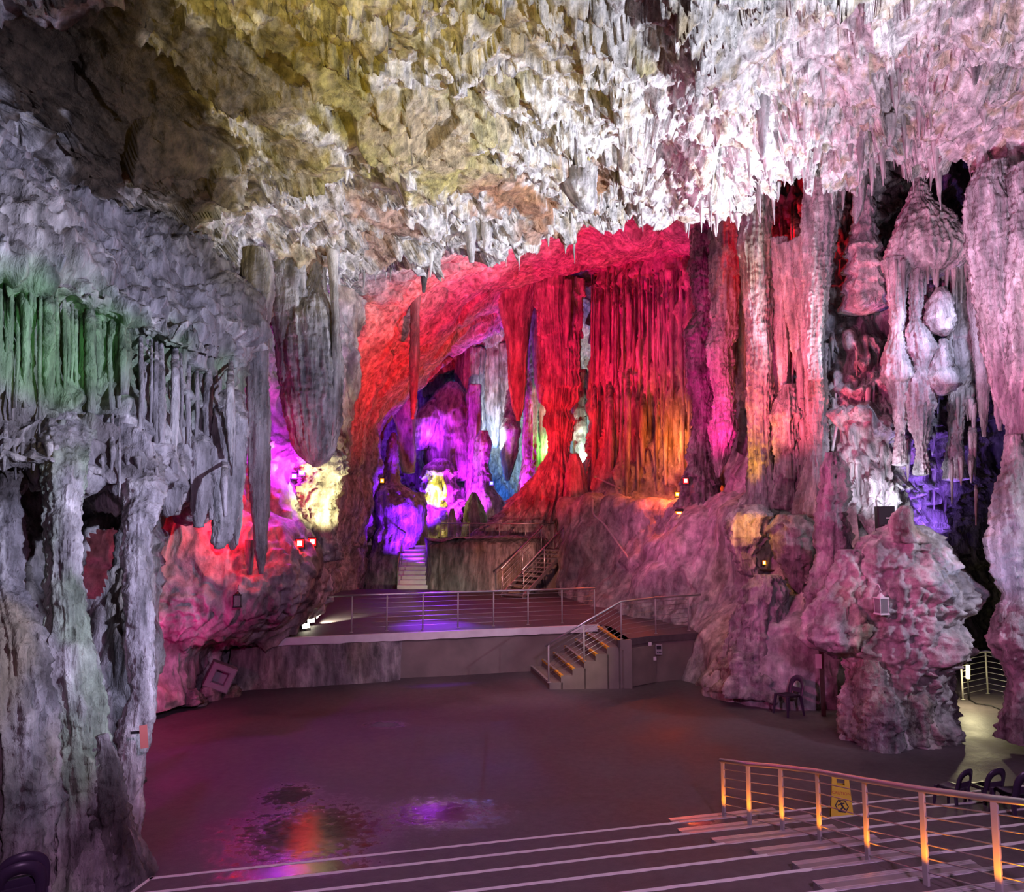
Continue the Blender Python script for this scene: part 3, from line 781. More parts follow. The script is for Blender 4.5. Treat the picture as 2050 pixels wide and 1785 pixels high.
# ------------------------------------------------------------------ seating terraces
TV = np.array([.9703, .2420]); SV = np.array([-.2420, .9703])
def ts(t, s, z=None):
    q = TV * t + SV * s
    return (q[0], q[1]) if z is None else (q[0], q[1], z)
S1, RUN, RISE = 9.83, .71, .15
terr = empty('seating_terraces', (0, 0, 0), kind='structure', label='low concrete seating tiers edged with white lines descending to the floor')
rng = random.Random(3)
def nose_strip(t0, t1, s, z, w, parent, name='nosing_line', mat='white_paint', jit=.008, n=None):
    n = n or max(8, int((t1 - t0) * 9)); bm = bmesh.new(); prev = None
    for k in range(n + 1):
        t = t0 + (t1 - t0) * k / n
        a = rng.uniform(-jit, jit); b_ = rng.uniform(-jit, jit)
        s0 = s + .004; s1 = s - w + a
        vs = [bm.verts.new(ts(t, s0, z - .035 + b_)), bm.verts.new(ts(t, s0, z + .004)), bm.verts.new(ts(t, s1, z + .004)), bm.verts.new(ts(t, s1, z - .01))]
        if prev:
            for i in range(3): bm.faces.new((prev[i], vs[i], vs[i + 1], prev[i + 1]))
        prev = vs
    bmesh.ops.recalc_face_normals(bm, faces=bm.faces)
    return bm_obj(name, bm, M[mat], parent)
for k in range(1, 15):
    s = S1 - (k - 1) * RUN; z = RISE * k; t0 = -1.85 if k == 1 else -6.0
    poly = [ts(t0, s), ts(13, s), ts(13, s - RUN), ts(t0 - (.3 if k == 1 else 0), s - RUN)]
    tier = prism('tier', poly, -.02, z, M['floor'], terr)
    nose_strip(t0, 13, s, z, .050, tier)
    if k == 1:   # the painted end of the lowest tier
        bm = bmesh.new()
        for a, b_ in (((t0, s), (t0 - .3, s - RUN)),):
            vs = [bm.verts.new(ts(a[0], a[1], z + .004)), bm.verts.new(ts(a[0] + .05, a[1], z + .004)), bm.verts.new(ts(b_[0] + .05, b_[1], z + .004)), bm.verts.new(ts(b_[0], b_[1], z + .004))]
            bm.faces.new(vs)
        bm_obj('nosing_line', bm, M['white_paint'], tier)
    # aisle half step in front of this tier, with ridged aluminium nosing
    a0, a1 = 4.72 + rng.uniform(-.14, .14), 6.5 + rng.uniform(-.12, .08)
    zz = RISE * (k - 1) + .075
    st = prism('aisle_step', [ts(a0, s + .32), ts(a1, s + .32), ts(a1, s), ts(a0, s)], RISE * (k - 1) - .02, zz, M['tread'], terr, .008)
    bm = bmesh.new()
    for (o0, o1, zt) in ((.324, .302, .006), (.298, .276, .005), (.272, .250, .004)):
        lo = [ts(a0, s + o0), ts(a1, s + o0), ts(a1, s + o1), ts(a0, s + o1)]
        r_ = [bm.verts.new((x, y, zz - .002)) for x, y in lo] + [bm.verts.new((x, y, zz + zt)) for x, y in lo]
        bm.faces.new(r_[4:8])
        for q in range(4): bm.faces.new((r_[q], r_[(q + 1) % 4], r_[4 + (q + 1) % 4], r_[4 + q]))
    bm_obj('nosing_strip', bm, M['nosing'], st)
    bm = bmesh.new()
    for (o0, o1, zt) in ((.002, -.018, .010), (-.022, -.042, .009)):
        lo = [ts(a0, s + o0), ts(a1, s + o0), ts(a1, s + o1), ts(a0, s + o1)]
        r_ = [bm.verts.new((x, y, z)) for x, y in lo] + [bm.verts.new((x, y, z + zt)) for x, y in lo]
        bm.faces.new(r_[4:8])
        for q in range(4): bm.faces.new((r_[q], r_[(q + 1) % 4], r_[4 + (q + 1) % 4], r_[4 + q]))
    bm_obj('nosing_strip', bm, M['nosing'], st)

# ------------------------------------------------------------------ stage platform
ZS = 1.2
sl = WZ(555, 1277, ZS)[:2]; sr = WZ(1198, 1250, ZS)[:2]
r0 = WZ(1236, 1281, ZS)[:2]; r1 = WZ(1300, 1272, ZS)[:2]; r2 = WZ(1420, 1264, ZS)[:2]
back_pts = [(16, 34), (-16, 34), (-16, 24), (sl[0] - 2.5, sl[1] + 2.2)]
stage_poly = [sl, sr, (r0[0] - .02, sr[1]), r0, r1, r2, (r2[0] + 3, r2[1] + 1.5)] + back_pts
stage = prism('stage_platform', stage_poly, -.05, ZS - .17, M['concrete'])
tag(stage, 'raised concrete stage platform with a pale front edge', kind='structure')
slab_poly = [(p[0], p[1] - .06) for p in stage_poly[:7]] + back_pts
M['stage_top'] = M['floor']
top = prism('stage_top', slab_poly, ZS - .17, ZS, M['stage_top'], stage)
# pale fascia along the front edge
def fascia(a, b, z0, z1, parent, mat, off=.075, n=40, jit=.006):
    a = np.array(a); b = np.array(b); d = (b - a) / np.linalg.norm(b - a); nrm = np.array([d[1], -d[0]])
    bm = bmesh.new(); prev = None
    for k in range(n + 1):
        p = a + (b - a) * k / n
        f = p + nrm * (off + rng.uniform(-jit, jit)); i = p - nrm * .06
        vs = [bm.verts.new((f[0], f[1], z0 + rng.uniform(-2 * jit, 2 * jit))), bm.verts.new((f[0], f[1], z1 + .004)), bm.verts.new((i[0], i[1], z1 + .004))]
        if prev:
            for q in range(2): bm.faces.new((prev[q], vs[q], vs[q + 1], prev[q + 1]))
        prev = vs
    bmesh.ops.recalc_face_normals(bm, faces=bm.faces)
    return bm_obj('stage_edge', bm, M[mat], parent)
fascia(sl, sr, ZS - .19, ZS, stage, 'slab')
# rock-plastered left half of the stage front
pl = []
for z in (-.1, .35, .7, 1.0):
    row = []
    for f in np.linspace(-.12, .36, 8):
        p = np.array(sl) + (np.array(sr) - np.array(sl)) * f
        row.append((p[0], p[1] - .10 - (1.0 - z) * .25 + (.12 if f > .33 else 0), z))
    pl.append(row)
rock_patch('trim_stage_front', pl, 50, 160, lambda p, n: .10 * fbm(S(p, 1.4), 4, 410), M['rock'], lambda q, d: col_wall(q, d, .3, .5) * .7)
# right front wall below the landing
nich = prism('stage_niche', [(r0[0] + .12, r0[1] - .03), (r1[0] + .15, r1[1] - .03), (r1[0] + .15, r1[1] + .02), (r0[0] + .12, r0[1] + .02)], .0, ZS - .24, M['concrete'], stage)

# stairs up to the stage
st = empty('stage_steps', (0, 0, 0), kind='structure', label='short flight of steps with yellow nosings rising to the stage')
n0 = WZ(1100, 1366, .15); n1 = WZ(1238, 1281, ZS)
f0 = WZ(1063, 1333, .15); f1 = WZ(1196, 1253, ZS)
NST = 7
for k in range(NST):
    a = k / (NST - 1.0)
    A = n0 * (1 - a) + n1 * a; B = f0 * (1 - a) + f1 * a; z = A[2]
    dx = (n1 - n0) / (NST - 1.0)
    w = 1.15
    poly = [(A[0], A[1]), (A[0] + dx[0] * w, A[1] + dx[1] * w), (B[0] + dx[0] * w, B[1] + dx[1] * w), (B[0], B[1])]
    stp = prism('step', poly, -.05, z, M['concrete'], st)
    e = np.array([B[0] - A[0], B[1] - A[1]]); e /= np.linalg.norm(e); q = np.array([e[1], -e[0]])
    pl4 = [(A[0] - q[0] * .01, A[1] - q[1] * .01), (B[0] - q[0] * .01, B[1] - q[1] * .01), (B[0] + q[0] * .06, B[1] + q[1] * .06), (A[0] + q[0] * .06, A[1] + q[1] * .06)]
    prism('step_nosing', pl4, z - .045, z + .012, M['yellow_paint'] if k in (1, 2, 3, 4, 5, 6) else M['tread'], stp)
    # pale worn middle of each nosing
    if k < 6:
        pm = [tuple(np.array(pl4[i]) * (1 - u) + np.array(pl4[j]) * u) for (i, j, u) in ((0, 1, .30), (0, 1, .97), (3, 2, .97), (3, 2, .30))]
        prism('worn_nosing', pm, z - .047, z + .015, M['tread'], stp)

# ------------------------------------------------------------------ upper level
ZU = 3.0
def P2(px, Y):
    w = W(px, 1042, Y); return (w[0], w[1])
upl = prism('upper_platform', [P2(858, 34.4), P2(1000, 33.2), P2(1050, 32.6), P2(1090, 34), P2(1140, 34), P2(1200, 37), P2(1260, 46), P2(600, 46), P2(700, 39.5), P2(800, 38.6), P2(862, 38.6)], 1.0, ZU, M['concrete'])
tag(upl, 'upper concrete platform behind the stage', kind='structure')
rt = []
for z in (.9, 1.8, 2.6, 3.1, 3.42, 3.36):
    row = []
    for (px, Y) in ((852, 38), (858, 34.6), (875, 34.0), (930, 33.4), (990, 33.0), (1040, 32.6), (1075, 32.8), (1096, 34.5)):
        o = (3.4 - z) * .12 if z < 3.4 else -.5
        w = W(px, 1042, Y - o - .1); row.append((w[0], w[1], z + (.12 if 900 < px < 1080 and z > 3 else 0)))
    rt.append(row)
rock_patch('trim_retaining_wall', rt, 60, 170, lambda p, n: .12 * fbm(S(p, .9), 4, 420) + .03 * fbm(S(p, 4), 3, 421), M['rock'], lambda q, d: col_wall(q, d, .25, .9) * .62)
# left stairs of the upper level
us = empty('stone_staircase', (0, 0, 0), kind='structure', label='pale stone staircase rising left of the rounded retaining wall')
for k in range(10):
    z = ZS + (ZU - ZS) * (k + 1) / 10; Y = 34.0 + k * .46
    a, b_ = P2(797 + k * .9, Y), P2(861 - k * .3, Y); c, d_ = P2(861, Y + .52), P2(799, Y + .52)
    stp = prism('step', [a, b_, c, d_], max(ZS - .02, z - .4), z, M['slab'], us, .015)
# right stairs: open metal flight
rs = empty('metal_staircase', (0, 0, 0), 0, 'open steel staircase with two sloping handrails beside the red column', 'staircase')
B0, B1 = W(1003, 1190, 30.6), W(1046, 1190, 30.0); T0, T1 = W(1086, 1099, 33.2), W(1130, 1099, 32.6)
B0[2] = B1[2] = ZS + .12; T0[2] = T1[2] = ZU
for k in range(11):
    a = k / 10.0; A = B0 * (1 - a) + T0 * a; Bq = B1 * (1 - a) + T1 * a
    d = (T0 - B0) / 10; dd = np.array([d[0], d[1]]) * .8
    prism('tread', [(A[0], A[1]), (Bq[0], Bq[1]), (Bq[0] + dd[0], Bq[1] + dd[1]), (A[0] + dd[0], A[1] + dd[1])], A[2] - .05, A[2], M['metal'], rs)
for (b_, t_) in ((B0, T0), (B1, T1)):
    bm = bmesh.new(); d = (t_ - b_)
    vs = [bm.verts.new([float(q) for q in v]) for v in (b_ + [0, 0, -.16], t_ + [0, 0, -.16], t_ + [0, 0, .02], b_ + [0, 0, .02])]
    vs2 = [bm.verts.new((v.co.x + .04, v.co.y + .02, v.co.z)) for v in vs]
    bm.faces.new(vs); bm.faces.new(vs2[::-1])
    for q in range(4): bm.faces.new((vs[q], vs2[q], vs2[(q + 1) % 4], vs[(q + 1) % 4]))
    bmesh.ops.recalc_face_normals(bm, faces=bm.faces)
    bm_obj('stringer', bm, M['metal'], rs)
    b2 = b_ + [0, 0, 1.0]; t2 = t_ + [0, 0, 1.0]
    tube('handrail', [b2, t2], .032, M['metal'], rs)
    for f in (0.03, .5, .97):
        p = b_ * (1 - f) + t_ * f
        tube('post', [p + [0, 0, -.1], p + [0, 0, .99]], .024, M['metal'], rs)
    for c_ in (.25, .45, .65, .85):
        tube('cable', [b_ + [0, 0, c_], t_ + [0, 0, c_]], .008, M['wire'], rs, 5)
# support of the bottom of the flight
for b_ in (B0, B1):
    tube('leg', [b_ + [0, 0, -.16], (b_[0], b_[1], ZS - .01)], .04, M['metal'], rs)

# ------------------------------------------------------------------ railings
def railing(name, label, feet, tops, cables=6, rt=.028, rp=.022, rail_ext=(0, 0), pm='post', rm='metal', flat=False, cat='railing', cz=(.12, .9), skip=()):
    """feet / tops: 3-D points of each post; rail follows the tops"""
    feet = [np.asarray(f, float) for f in feet]; tops = [np.asarray(t, float) for t in tops]
    root = empty(name, feet[0], 0, label, cat)
    o = np.asarray(feet[0])
    d0 = (tops[1] - tops[0]) / np.linalg.norm(tops[1] - tops[0]); d1 = (tops[-1] - tops[-2]) / np.linalg.norm(tops[-1] - tops[-2])
    path = [tops[0] - d0 * rail_ext[0]] + tops[1:-1] + [tops[-1] + d1 * rail_ext[1]]
    tube('top_rail', [p - o for p in path], rt, M[rm], root, 12)
    for i, (f, t) in enumerate(zip(feet, tops)):
        if i in skip: continue
        if flat:
            d = tops[min(i + 1, len(tops) - 1)] - tops[max(i - 1, 0)]; a = math.atan2(d[1], d[0])
            c = (f + t) / 2 - o; pr = box('post', c, (.028, .058, float(np.linalg.norm(t - f))), M[pm], root, Matrix.Rotation(a - 1.45, 3, 'Z'), .004)
        else:
            tube('post', [f - o, t - o], rp, M[pm], root)
            tube('base_flange', [f - o, f - o + [0, 0, .012]], rp * 2.2, M[pm], root, 12)
    for c_ in np.linspace(cz[0], cz[1], cables):
        tube('cable', [f * (1 - c_) + t * c_ - o for f, t in zip(feet, tops)], .0065, M['wire'], root, 5)
    return root

fx = (705, 775, 847, 917, 988, 1057, 1125, 1190)
ra = WZ(672, 1267, ZS); rb_ = WZ(1190, 1244, ZS)
def on_line(px):
    d = ray(px, 1200); u = d[0] / d[1]
    # intersect plan ray with line ra-rb
    A = np.array([[u, -(rb_[0] - ra[0])], [1, -(rb_[1] - ra[1])]]); t = np.linalg.solve(A, np.array([ra[0], ra[1]]))
    return np.array([u * t[0], t[0], ZS])
feet = [on_line(p) for p in fx]
railing('stage_railing', 'long steel cable railing along the front edge of the stage', feet, [f + [0, 0, 1.0] for f in feet], 7, rail_ext=(.62, .02))

q0, q1 = np.array([n0[0], n0[1], 0]), np.array([n1[0], n1[1], ZS])
lf = [np.array([n0[0] - .02, n0[1], .15]), (n0 * .5 + n1 * .5) - [0, 0, .0], np.array([n1[0] + .1, n1[1] + .15, ZS])]
lf += [WZ(1313, 1268, ZS), WZ(1379, 1262, ZS)]
lt = [f + [0, 0, .96] for f in lf]
railing('step_railing', 'steel handrail climbing the yellow-edged steps and turning along the stage landing', lf, lt, 7, rail_ext=(.10, .45))

uf = [W(817, 1085, 38.6), W(832, 1085, 38.4), W(882, 1085, 35.4), W(940, 1080, 34.8), W(1000, 1077, 34.2), W(1052, 1078, 33.6), W(1108, 1085, 34.2)]
for f in uf: f[2] = ZU
railing('upper_railing', 'thin railing on the upper platform above the rounded retaining wall', uf[2:], [f + [0, 0, 1.12] for f in uf[2:]], 5)
sf = [W(796, 1175, 34.1), W(804, 1140, 36.0), uf[0], uf[1]]
sf[0][2] = ZS + .15; sf[1][2] = ZS + 1.0
railing('stair_railing', 'violet-lit handrail climbing the left side of the pale stone staircase', sf, [f + [0, 0, 1.0] for f in sf], 3)

# near handrail down the seating aisle
def ground(px, py):
    d = ray(px, py); d = d / d[1]
    for Y in np.arange(13.0, 3.0, -.01):
        w = CAM + d * Y; s = w[0] * SV[0] + w[1] * SV[1]; t = w[0] * TV[0] + w[1] * TV[1]
        k = max(0, math.floor((S1 - s) / RUN) + 1) if s < S1 else 0
        z = k * RISE + (.075 if (s < S1 - k * RUN + .32 and 4.7 < t < 6.5) else 0)
        if w[2] > z - .004 and w[2] < z + .03: return np.array([w[0], w[1], z])
    return w
pf = [ground(*q) for q in ((1450, 1644), (1501, 1657), (1567, 1674), (1642, 1696), (1738, 1736), (1855, 1772), (2003, 1816), (2200, 1872))]
ztop = np.interp([p[1] for p in pf][::-1], [pf[6][1], pf[0][1]], [W(2003, 1598, pf[6][1])[2], W(1450, 1522, pf[0][1])[2]])[::-1]
sl_ = (ztop[6] - ztop[0]) / (pf[6][1] - pf[0][1]); ztop[7] = ztop[6] + sl_ * (pf[7][1] - pf[6][1])
tp = [np.array([p[0], p[1], z]) for p, z in zip(pf, ztop)]
railing('aisle_handrail', 'near steel handrail with amber-lit posts running down the aisle between the seating tiers', pf, tp, 6, rt=.030, rail_ext=(.06, .3), flat=True, cz=(.14, .86))

for p_, z_ in zip(pf[:7], ztop):
    spot(p_ + [-.10, -.20, .20], p_ + [0, 0, .50], (1.0, .24, .0), 18, 110, .8, .02)

# far right railing in the side passage
sf = [WZ(1928, 1400, 0), WZ(1978, 1388, 0), WZ(2040, 1402, 0), WZ(2120, 1420, 0)]
hts = [1.0] * 4
railing('passage_railing', 'steel railing in the side passage beyond the boulder, lit by a yellow lamp', sf, [f + [0, 0, 1.02] for f in sf], 7, rail_ext=(.1, .2))

# ------------------------------------------------------------------ dripstone formations
bpy.context.view_layer.update()
_dg0 = bpy.context.evaluated_depsgraph_get()
def surf(px, py, default):
    ok, loc, *_ = SC.ray_cast(_dg0, Vector(CAM), Vector(ray(px, py)).normalized())
    return loc[1] if ok and abs(loc[1] - default) < 3.5 else default
def shaft(name, pts, Y, label=None, cat=None, group=None, parent=None, mat='rock', color=None, px_per=3.6, kind=None, **kw):
    """pts: (px, py, half width in px[, Y]) from the top down, turned into a shaft of its own size at distance Y"""
    prof = []; n = 0
    for q in pts:
        y = q[3] if len(q) > 3 else Y
        w = W(q[0], q[1], y); prof.append((w[0], w[1], w[2], max(q[2] / FPX * y, .008)))
    Lpx = abs(pts[-1][1] - pts[0][1]); hw = max(q[2] for q in pts)
    nz = int(np.clip(Lpx / px_per, 14, 330)); na = int(np.clip(2 * math.pi * hw / px_per * .62, 12, 260))
    me = column_mesh(name, prof, nz, na, color=color or col_grey, seed=abs(hash_name(name + str(pts[0]))) % 997, **kw)
    o = link(name, me, parent, M[mat])
    return tag(o, label, cat, group, kind or ('thing' if cat else None))

def hash_name(s):
    h = 7
    for ch in s: h = (h * 131 + ord(ch)) % 1000003
    return h

def col_brown(q, d): return col_wall(q, d, .6, .8) * .62
def col_pale(q, d): return col_wall(q, d, .2, .15) * 1.12
def col_tan(q, d): return col_wall(q, d, .25, .8)
def col_dark(q, d): return col_wall(q, d, .5, .5) * .7
def col_greenish(q, d):  # patchy green mixed into the stone colour
    c = col_wall(q, d, .4, .4)
    return mixc(c, ALG[None], .55 * sstep(-.05, .4, fbm(S(q, .9, .9, .4), 3, 7)))

# near left pillars
shaft('limestone_pillar', [(140, 830, 60, 11.2), (133, 910, 42, 10.4), (128, 1040, 33, 9.9), (131, 1150, 31, 9.8), (138, 1230, 38, 9.7), (140, 1330, 48, 9.6), (150, 1420, 56, 9.5), (163, 1520, 55, 9.4), (168, 1620, 60, 9.4), (176, 1720, 74, 9.3), (180, 1830, 100, 9.3)], 9.5,
      'tall greenish grey limestone pillar left of the dark gap, spreading toward its foot', 'column', color=col_greenish, flute=.26, nfl=3.2, tier=.10, tperiod=1.6, rough=.07, knob=.05, lump=.30)
shaft('limestone_pillar', [(296, 890, 50, 12.0), (284, 960, 38, 11.2), (274, 1060, 28, 10.5), (276, 1180, 25, 10.2), (280, 1290, 26, 10.1), (287, 1380, 29, 10.0), (278, 1440, 27, 9.9), (262, 1520, 25, 9.8), (254, 1600, 26, 9.7), (243, 1680, 28, 9.6), (236, 1760, 46, 9.5)], 10.0,
      'slender pale limestone pillar right of the dark gap, reaching the floor', 'column', color=col_pale, flute=.26, nfl=2.8, tier=.10, tperiod=1.2, rough=.08, knob=.05, lump=.45)
shaft('limestone_pillar', [(0, 880, 50, 10.6), (-6, 1000, 40, 9.9), (-8, 1150, 46, 9.6), (20, 1260, 56, 9.2), (36, 1400, 66, 9.1), (44, 1550, 70, 9.0), (40, 1700, 86, 9.0), (40, 1830, 120, 9.0)], 9.2,
      'brown limestone pillar cut by the left edge of the view', 'column', color=col_brown, flute=.28, nfl=3.0, tier=.12, tperiod=1.3, rough=.08, knob=.06, lump=.35)
shaft('flowstone_mound', [(205, 1470, 8), (207, 1540, 30), (212, 1650, 46), (220, 1740, 66), (225, 1830, 90)], 9.35,
      'low brown flowstone mound between the two left pillars at the floor', 'rock', color=col_brown, flute=.25, nfl=2.8, tier=.12, tperiod=.9, rough=.08, knob=.06)

# curtains and stalactites below the left wall (parts of the wall)
for pts, Y in (([(458, 780, 20, 14.4), (456, 840, 38, 13.7), (452, 940, 36), (450, 1030, 27), (441, 1085, 20), (438, 1098, 6)], 13.4), ([(404, 830, 12, 13.9), (402, 890, 26, 13.2), (400, 990, 20), (398, 1055, 9)], 13.0),
               ([(480, 790, 10, 15), (478, 860, 20, 14.4), (476, 960, 14), (474, 1050, 9), (474, 1090, 3)], 14.2), ([(354, 870, 14, 13.4), (352, 930, 28, 12.6), (350, 990, 22), (350, 1030, 8)], 12.4),
               ([(426, 840, 8, 14), (425, 900, 14), (424, 1000, 9), (423, 1040, 3)], 13.2), ([(500, 1080, 9), (500, 1120, 8), (500, 1150, 4)], 16.9), ([(466, 1050, 10), (466, 1092, 9), (465, 1100, 4)], 16.5)):
    shaft('stalactite', pts, Y, parent=wall_left, flute=.34, nfl=2.6, tier=.15, tperiod=1.0, rough=.10)
# fluted curtain: stone pipes hanging side by side over the left bays
def pipes(n, x0, x1, topf, botf, y0f, wr, parent, color, **kw):
    for i in range(n):
        px = x0 + (x1 - x0) * i / n + rng.uniform(-4, 4); t = topf(px) + rng.uniform(-8, 20); b_ = botf(px) + rng.uniform(-70, 30); hw = wr[0] + (wr[1] - wr[0]) * rng.random() ** 2
        ys = [surf(px, y, y0f(px)) for y in (t, t + (b_ - t) * .35, t + (b_ - t) * .7, b_)]
        o = rng.uniform(-.10, .10) * y0f(px) / 10
        ym = min(ys[1], ys[2]) + o
        shaft('stone_pipe', [(px, t - 30, hw * .5, ys[0] + .3), (px, t + 30, hw * .9, min(ys[0], ym + .15)), (px + rng.uniform(-3, 3), (t + b_) / 2, hw, ym), (px + rng.uniform(-5, 5), b_, hw * .45, ym + .02)], ym, parent=parent,
              color=color, **kw)
pipes(30, -10, 262, lambda x: 570 + max(0, x - 60) * .42, lambda x: 840 + max(0, x - 120) * .12, lambda x: 9.9 + x / 300 * 1.9, (4, 13), wall_left, left_col, flute=.3, nfl=1.8, rough=.12, lump=.25, tier=.06)
pipes(20, 285, 480, lambda x: 690 + (x - 285) * .33, lambda x: 900 + (x - 285) * .25, lambda x: 11.4 + (x - 270) / 230 * 2, (3, 11), wall_left, col_grey, flute=.3, nfl=1.8, rough=.12, lump=.25, tier=.06)
pipes(26, 10, 470, lambda x: 855 + max(0, x - 200) * .2, lambda x: 960 + max(0, x - 200) * .25, lambda x: 9.6 + x / 300 * 1.7, (3, 9), wall_left, col_pale, flute=.3, nfl=1.8, rough=.14, lump=.3)

shaft('stalactite', [(514, 500, 26), (516, 545, 34), (518, 590, 32), (515, 640, 25), (516, 760, 22), (518, 880, 23), (520, 1000, 19), (522, 1100, 12), (523, 1148, 5)], 16.2,
      'very long pole-like pale stalactite hanging right of the left wall', 'stalactite', color=col_pale, flute=.22, nfl=2.4, tier=.10, tperiod=1.4, rough=.08)
shaft('stalactite', [(580, 500, 26), (575, 560, 42), (576, 630, 36), (578, 690, 25), (572, 740, 14), (570, 792, 4)], 18.6,
      'short tapering grey stalactite between the pole-like one and the bell-shaped one', 'stalactite', flute=.24, nfl=2.6, tier=.2, tperiod=1.2, rough=.08)
shaft('stalactite', [(636, 500, 16), (634, 560, 17), (628, 585, 26), (620, 610, 48), (617, 645, 61), (621, 720, 62), (626, 790, 58), (628, 850, 51), (630, 895, 42), (632, 922, 27), (634, 934, 5)], 19.0,
      'massive grey bell-shaped stalactite with fine vertical grooves above the yellow-lit rock', 'stalactite', color=col_grey, flute=0.16, nfl=8, rough=.05, lump=.10, px_per=2.1)
shaft('stalactite', [(664, 500, 12), (668, 560, 9), (672, 640, 8), (673, 720, 9), (672, 800, 8), (668, 872, 3)], 18.7,
      'thin pale stalactite hugging the right side of the bell-shaped one', 'stalactite', color=col_pale, flute=.2, nfl=2, rough=.1)
shaft('stalactite', [(834, 540, 16), (831, 620, 9), (829, 720, 10), (828, 790, 8), (826, 838, 3)], 29.0,
      'thin magenta-lit stalactite hanging alone in front of the red vault', 'stalactite', flute=.2, nfl=2, rough=.1, color=col_dark)
shaft('stalactite', [(850, 500, 12, 22.4), (850, 545, 8, 22.4), (848, 585, 3, 22.4)], 22.4, 'dark short stalactite at the ceiling edge above the red vault', 'stalactite', flute=.2, nfl=2, rough=.1, color=col_dark)

# yellow-lit ledge below the bell
shaft('flowstone_ledge', [(655, 880, 14), (650, 910, 40), (640, 960, 40), (632, 1010, 36), (640, 1050, 30), (645, 1085, 30), (640, 1120, 36)], 19.9,
      'knobbly pale flowstone ledge lit bright yellow under the bell-shaped stalactite', 'rock', color=col_pale, flute=.35, nfl=2.5, tier=.35, tperiod=.7, rough=.2, knob=.2, lump=.3)

# red vault
shaft('stalactite', [(1040, 560, 48), (1034, 620, 34), (1035, 700, 21), (1036, 770, 18), (1037, 815, 12), (1038, 842, 4)], 39.2,
      'bright red tapering stalactite at the far edge of the vault', 'stalactite', color=col_grey, flute=.14, nfl=2.4, rough=.05)
shaft('limestone_column', [(1120, 560, 48), (1118, 640, 43), (1122, 700, 39), (1123, 760, 36), (1119, 808, 35), (1118, 822, 24), (1118, 838, 34), (1119, 872, 24), (1119, 905, 21), (1116, 935, 38), (1110, 975, 62), (1098, 1020, 95), (1085, 1060, 130), (1078, 1120, 165)], 37.0,
      'great red-lit column with drip ledges on a broad sloping foot behind the stage', 'column', color=col_grey, sq=.62, flute=0.26, nfl=7, tier=.22, tperiod=1.7, rough=.08, px_per=2.1)
shaft('stalagmite', [(1150, 908, 8), (1151, 935, 17), (1153, 980, 24), (1155, 1040, 30), (1150, 1120, 44)], 34.8, 'smooth red stalagmite leaning against the right flank of the great red column', 'stalagmite', flute=.15, nfl=2.4, rough=.06)
shaft('limestone_column', [(1068, 560, 20), (1068, 700, 19), (1063, 840, 14), (1062, 930, 17), (1062, 1000, 26), (1060, 1080, 60)], 43.0, 'slim purple-lit column behind the bright red stalactite', 'column', flute=.25, nfl=2.4, rough=.08)
shaft('stalactite', [(1090, 560, 26), (1089, 660, 23), (1086, 760, 17), (1083, 806, 4)], 41.0, 'dark violet stalactite between the red stalactite and the great red column', 'stalactite', flute=.3, nfl=2.6, rough=.08)
shaft('stalactite', [(1137, 560, 9), (1136, 640, 7), (1133, 695, 2)], 36.0, 'thin pink stalactite in front of the great red column', 'stalactite', flute=.2, nfl=2, rough=.08)
shaft('stalactite', [(1158, 560, 9), (1157, 640, 10), (1157, 680, 6), (1158, 790, 4)], 40.0, 'thin violet stalactite between the great red column and the red curtain', 'stalactite', flute=.2, nfl=2, rough=.08)

# chamber behind the vault
shaft('flowstone_dome', [(905, 765, 10), (900, 785, 30), (893, 830, 48), (895, 880, 50), (900, 930, 50), (905, 960, 40)], 45.6, 'violet-lit bulging flowstone dome in the back chamber', 'rock', flute=.16, nfl=4, tier=.1, tperiod=2.2, rough=.06)
shaft('flowstone_dome', [(868, 800, 6), (862, 815, 18), (850, 840, 32), (845, 870, 26), (842, 900, 14)], 44.6, 'bright violet flowstone knob beside the hole in the back chamber', 'rock', flute=.16, nfl=3, rough=.06)
shaft('limestone_column', [(945, 700, 30), (940, 780, 28), (936, 880, 32), (932, 980, 38), (926, 1080, 60)], 47.0, 'purple-streaked flowstone column right of the violet dome', 'column', flute=.3, nfl=3.4, tier=.15, tperiod=2.6, rough=.08)
shaft('stalagmite', [(788, 866, 4), (786, 885, 10), (783, 935, 15), (780, 968, 20), (792, 985, 38), (800, 1012, 48), (800, 1050, 42), (790, 1090, 42), (776, 1140, 46), (770, 1200, 56)], 38.4, 'blue-violet lit stalagmite with a spire, left of the upper stairs', 'stalagmite', flute=.2, nfl=2.4, tier=.15, tperiod=1.6, rough=.12, knob=.18)
shaft('stalagmite', [(838, 985, 8), (838, 1010, 15), (836, 1050, 17), (830, 1095, 26)], 40.5, 'small violet stalagmite right of the spired one', 'stalagmite', flute=.2, nfl=2, rough=.12, knob=.2)
shaft('stalactite', [(806, 800, 30), (812, 860, 18), (816, 915, 17), (817, 946, 12)], 40.0, 'blunt brown stalactite hanging from the red arch above the spired stalagmite', 'stalactite', color=col_tan, flute=.15, nfl=2.4, rough=.06)
shaft('stalagmite', [(882, 918, 12), (881, 935, 32), (880, 965, 36), (884, 1000, 42), (886, 1040, 40), (890, 1090, 50)], 44.0, 'layered stalagmite lit acid yellow in the back chamber', 'stalagmite', color=col_pale, flute=.3, nfl=3.5, tier=.35, tperiod=.75, rough=.1)
shaft('stalactite', [(985, 660, 28), (982, 740, 26), (984, 820, 22), (990, 875, 12), (991, 896, 4)], 48.0, 'grey ribbed stalactite curtain in the middle of the back chamber', 'stalactite', flute=.32, nfl=3.4, rough=.06)
shaft('stalactite', [(1016, 690, 20), (1018, 790, 17), (1021, 860, 13), (1022, 892, 5)], 47.5, 'grey ribbed stalactite right of the middle curtain in the back chamber', 'stalactite', flute=.32, nfl=3, rough=.06)
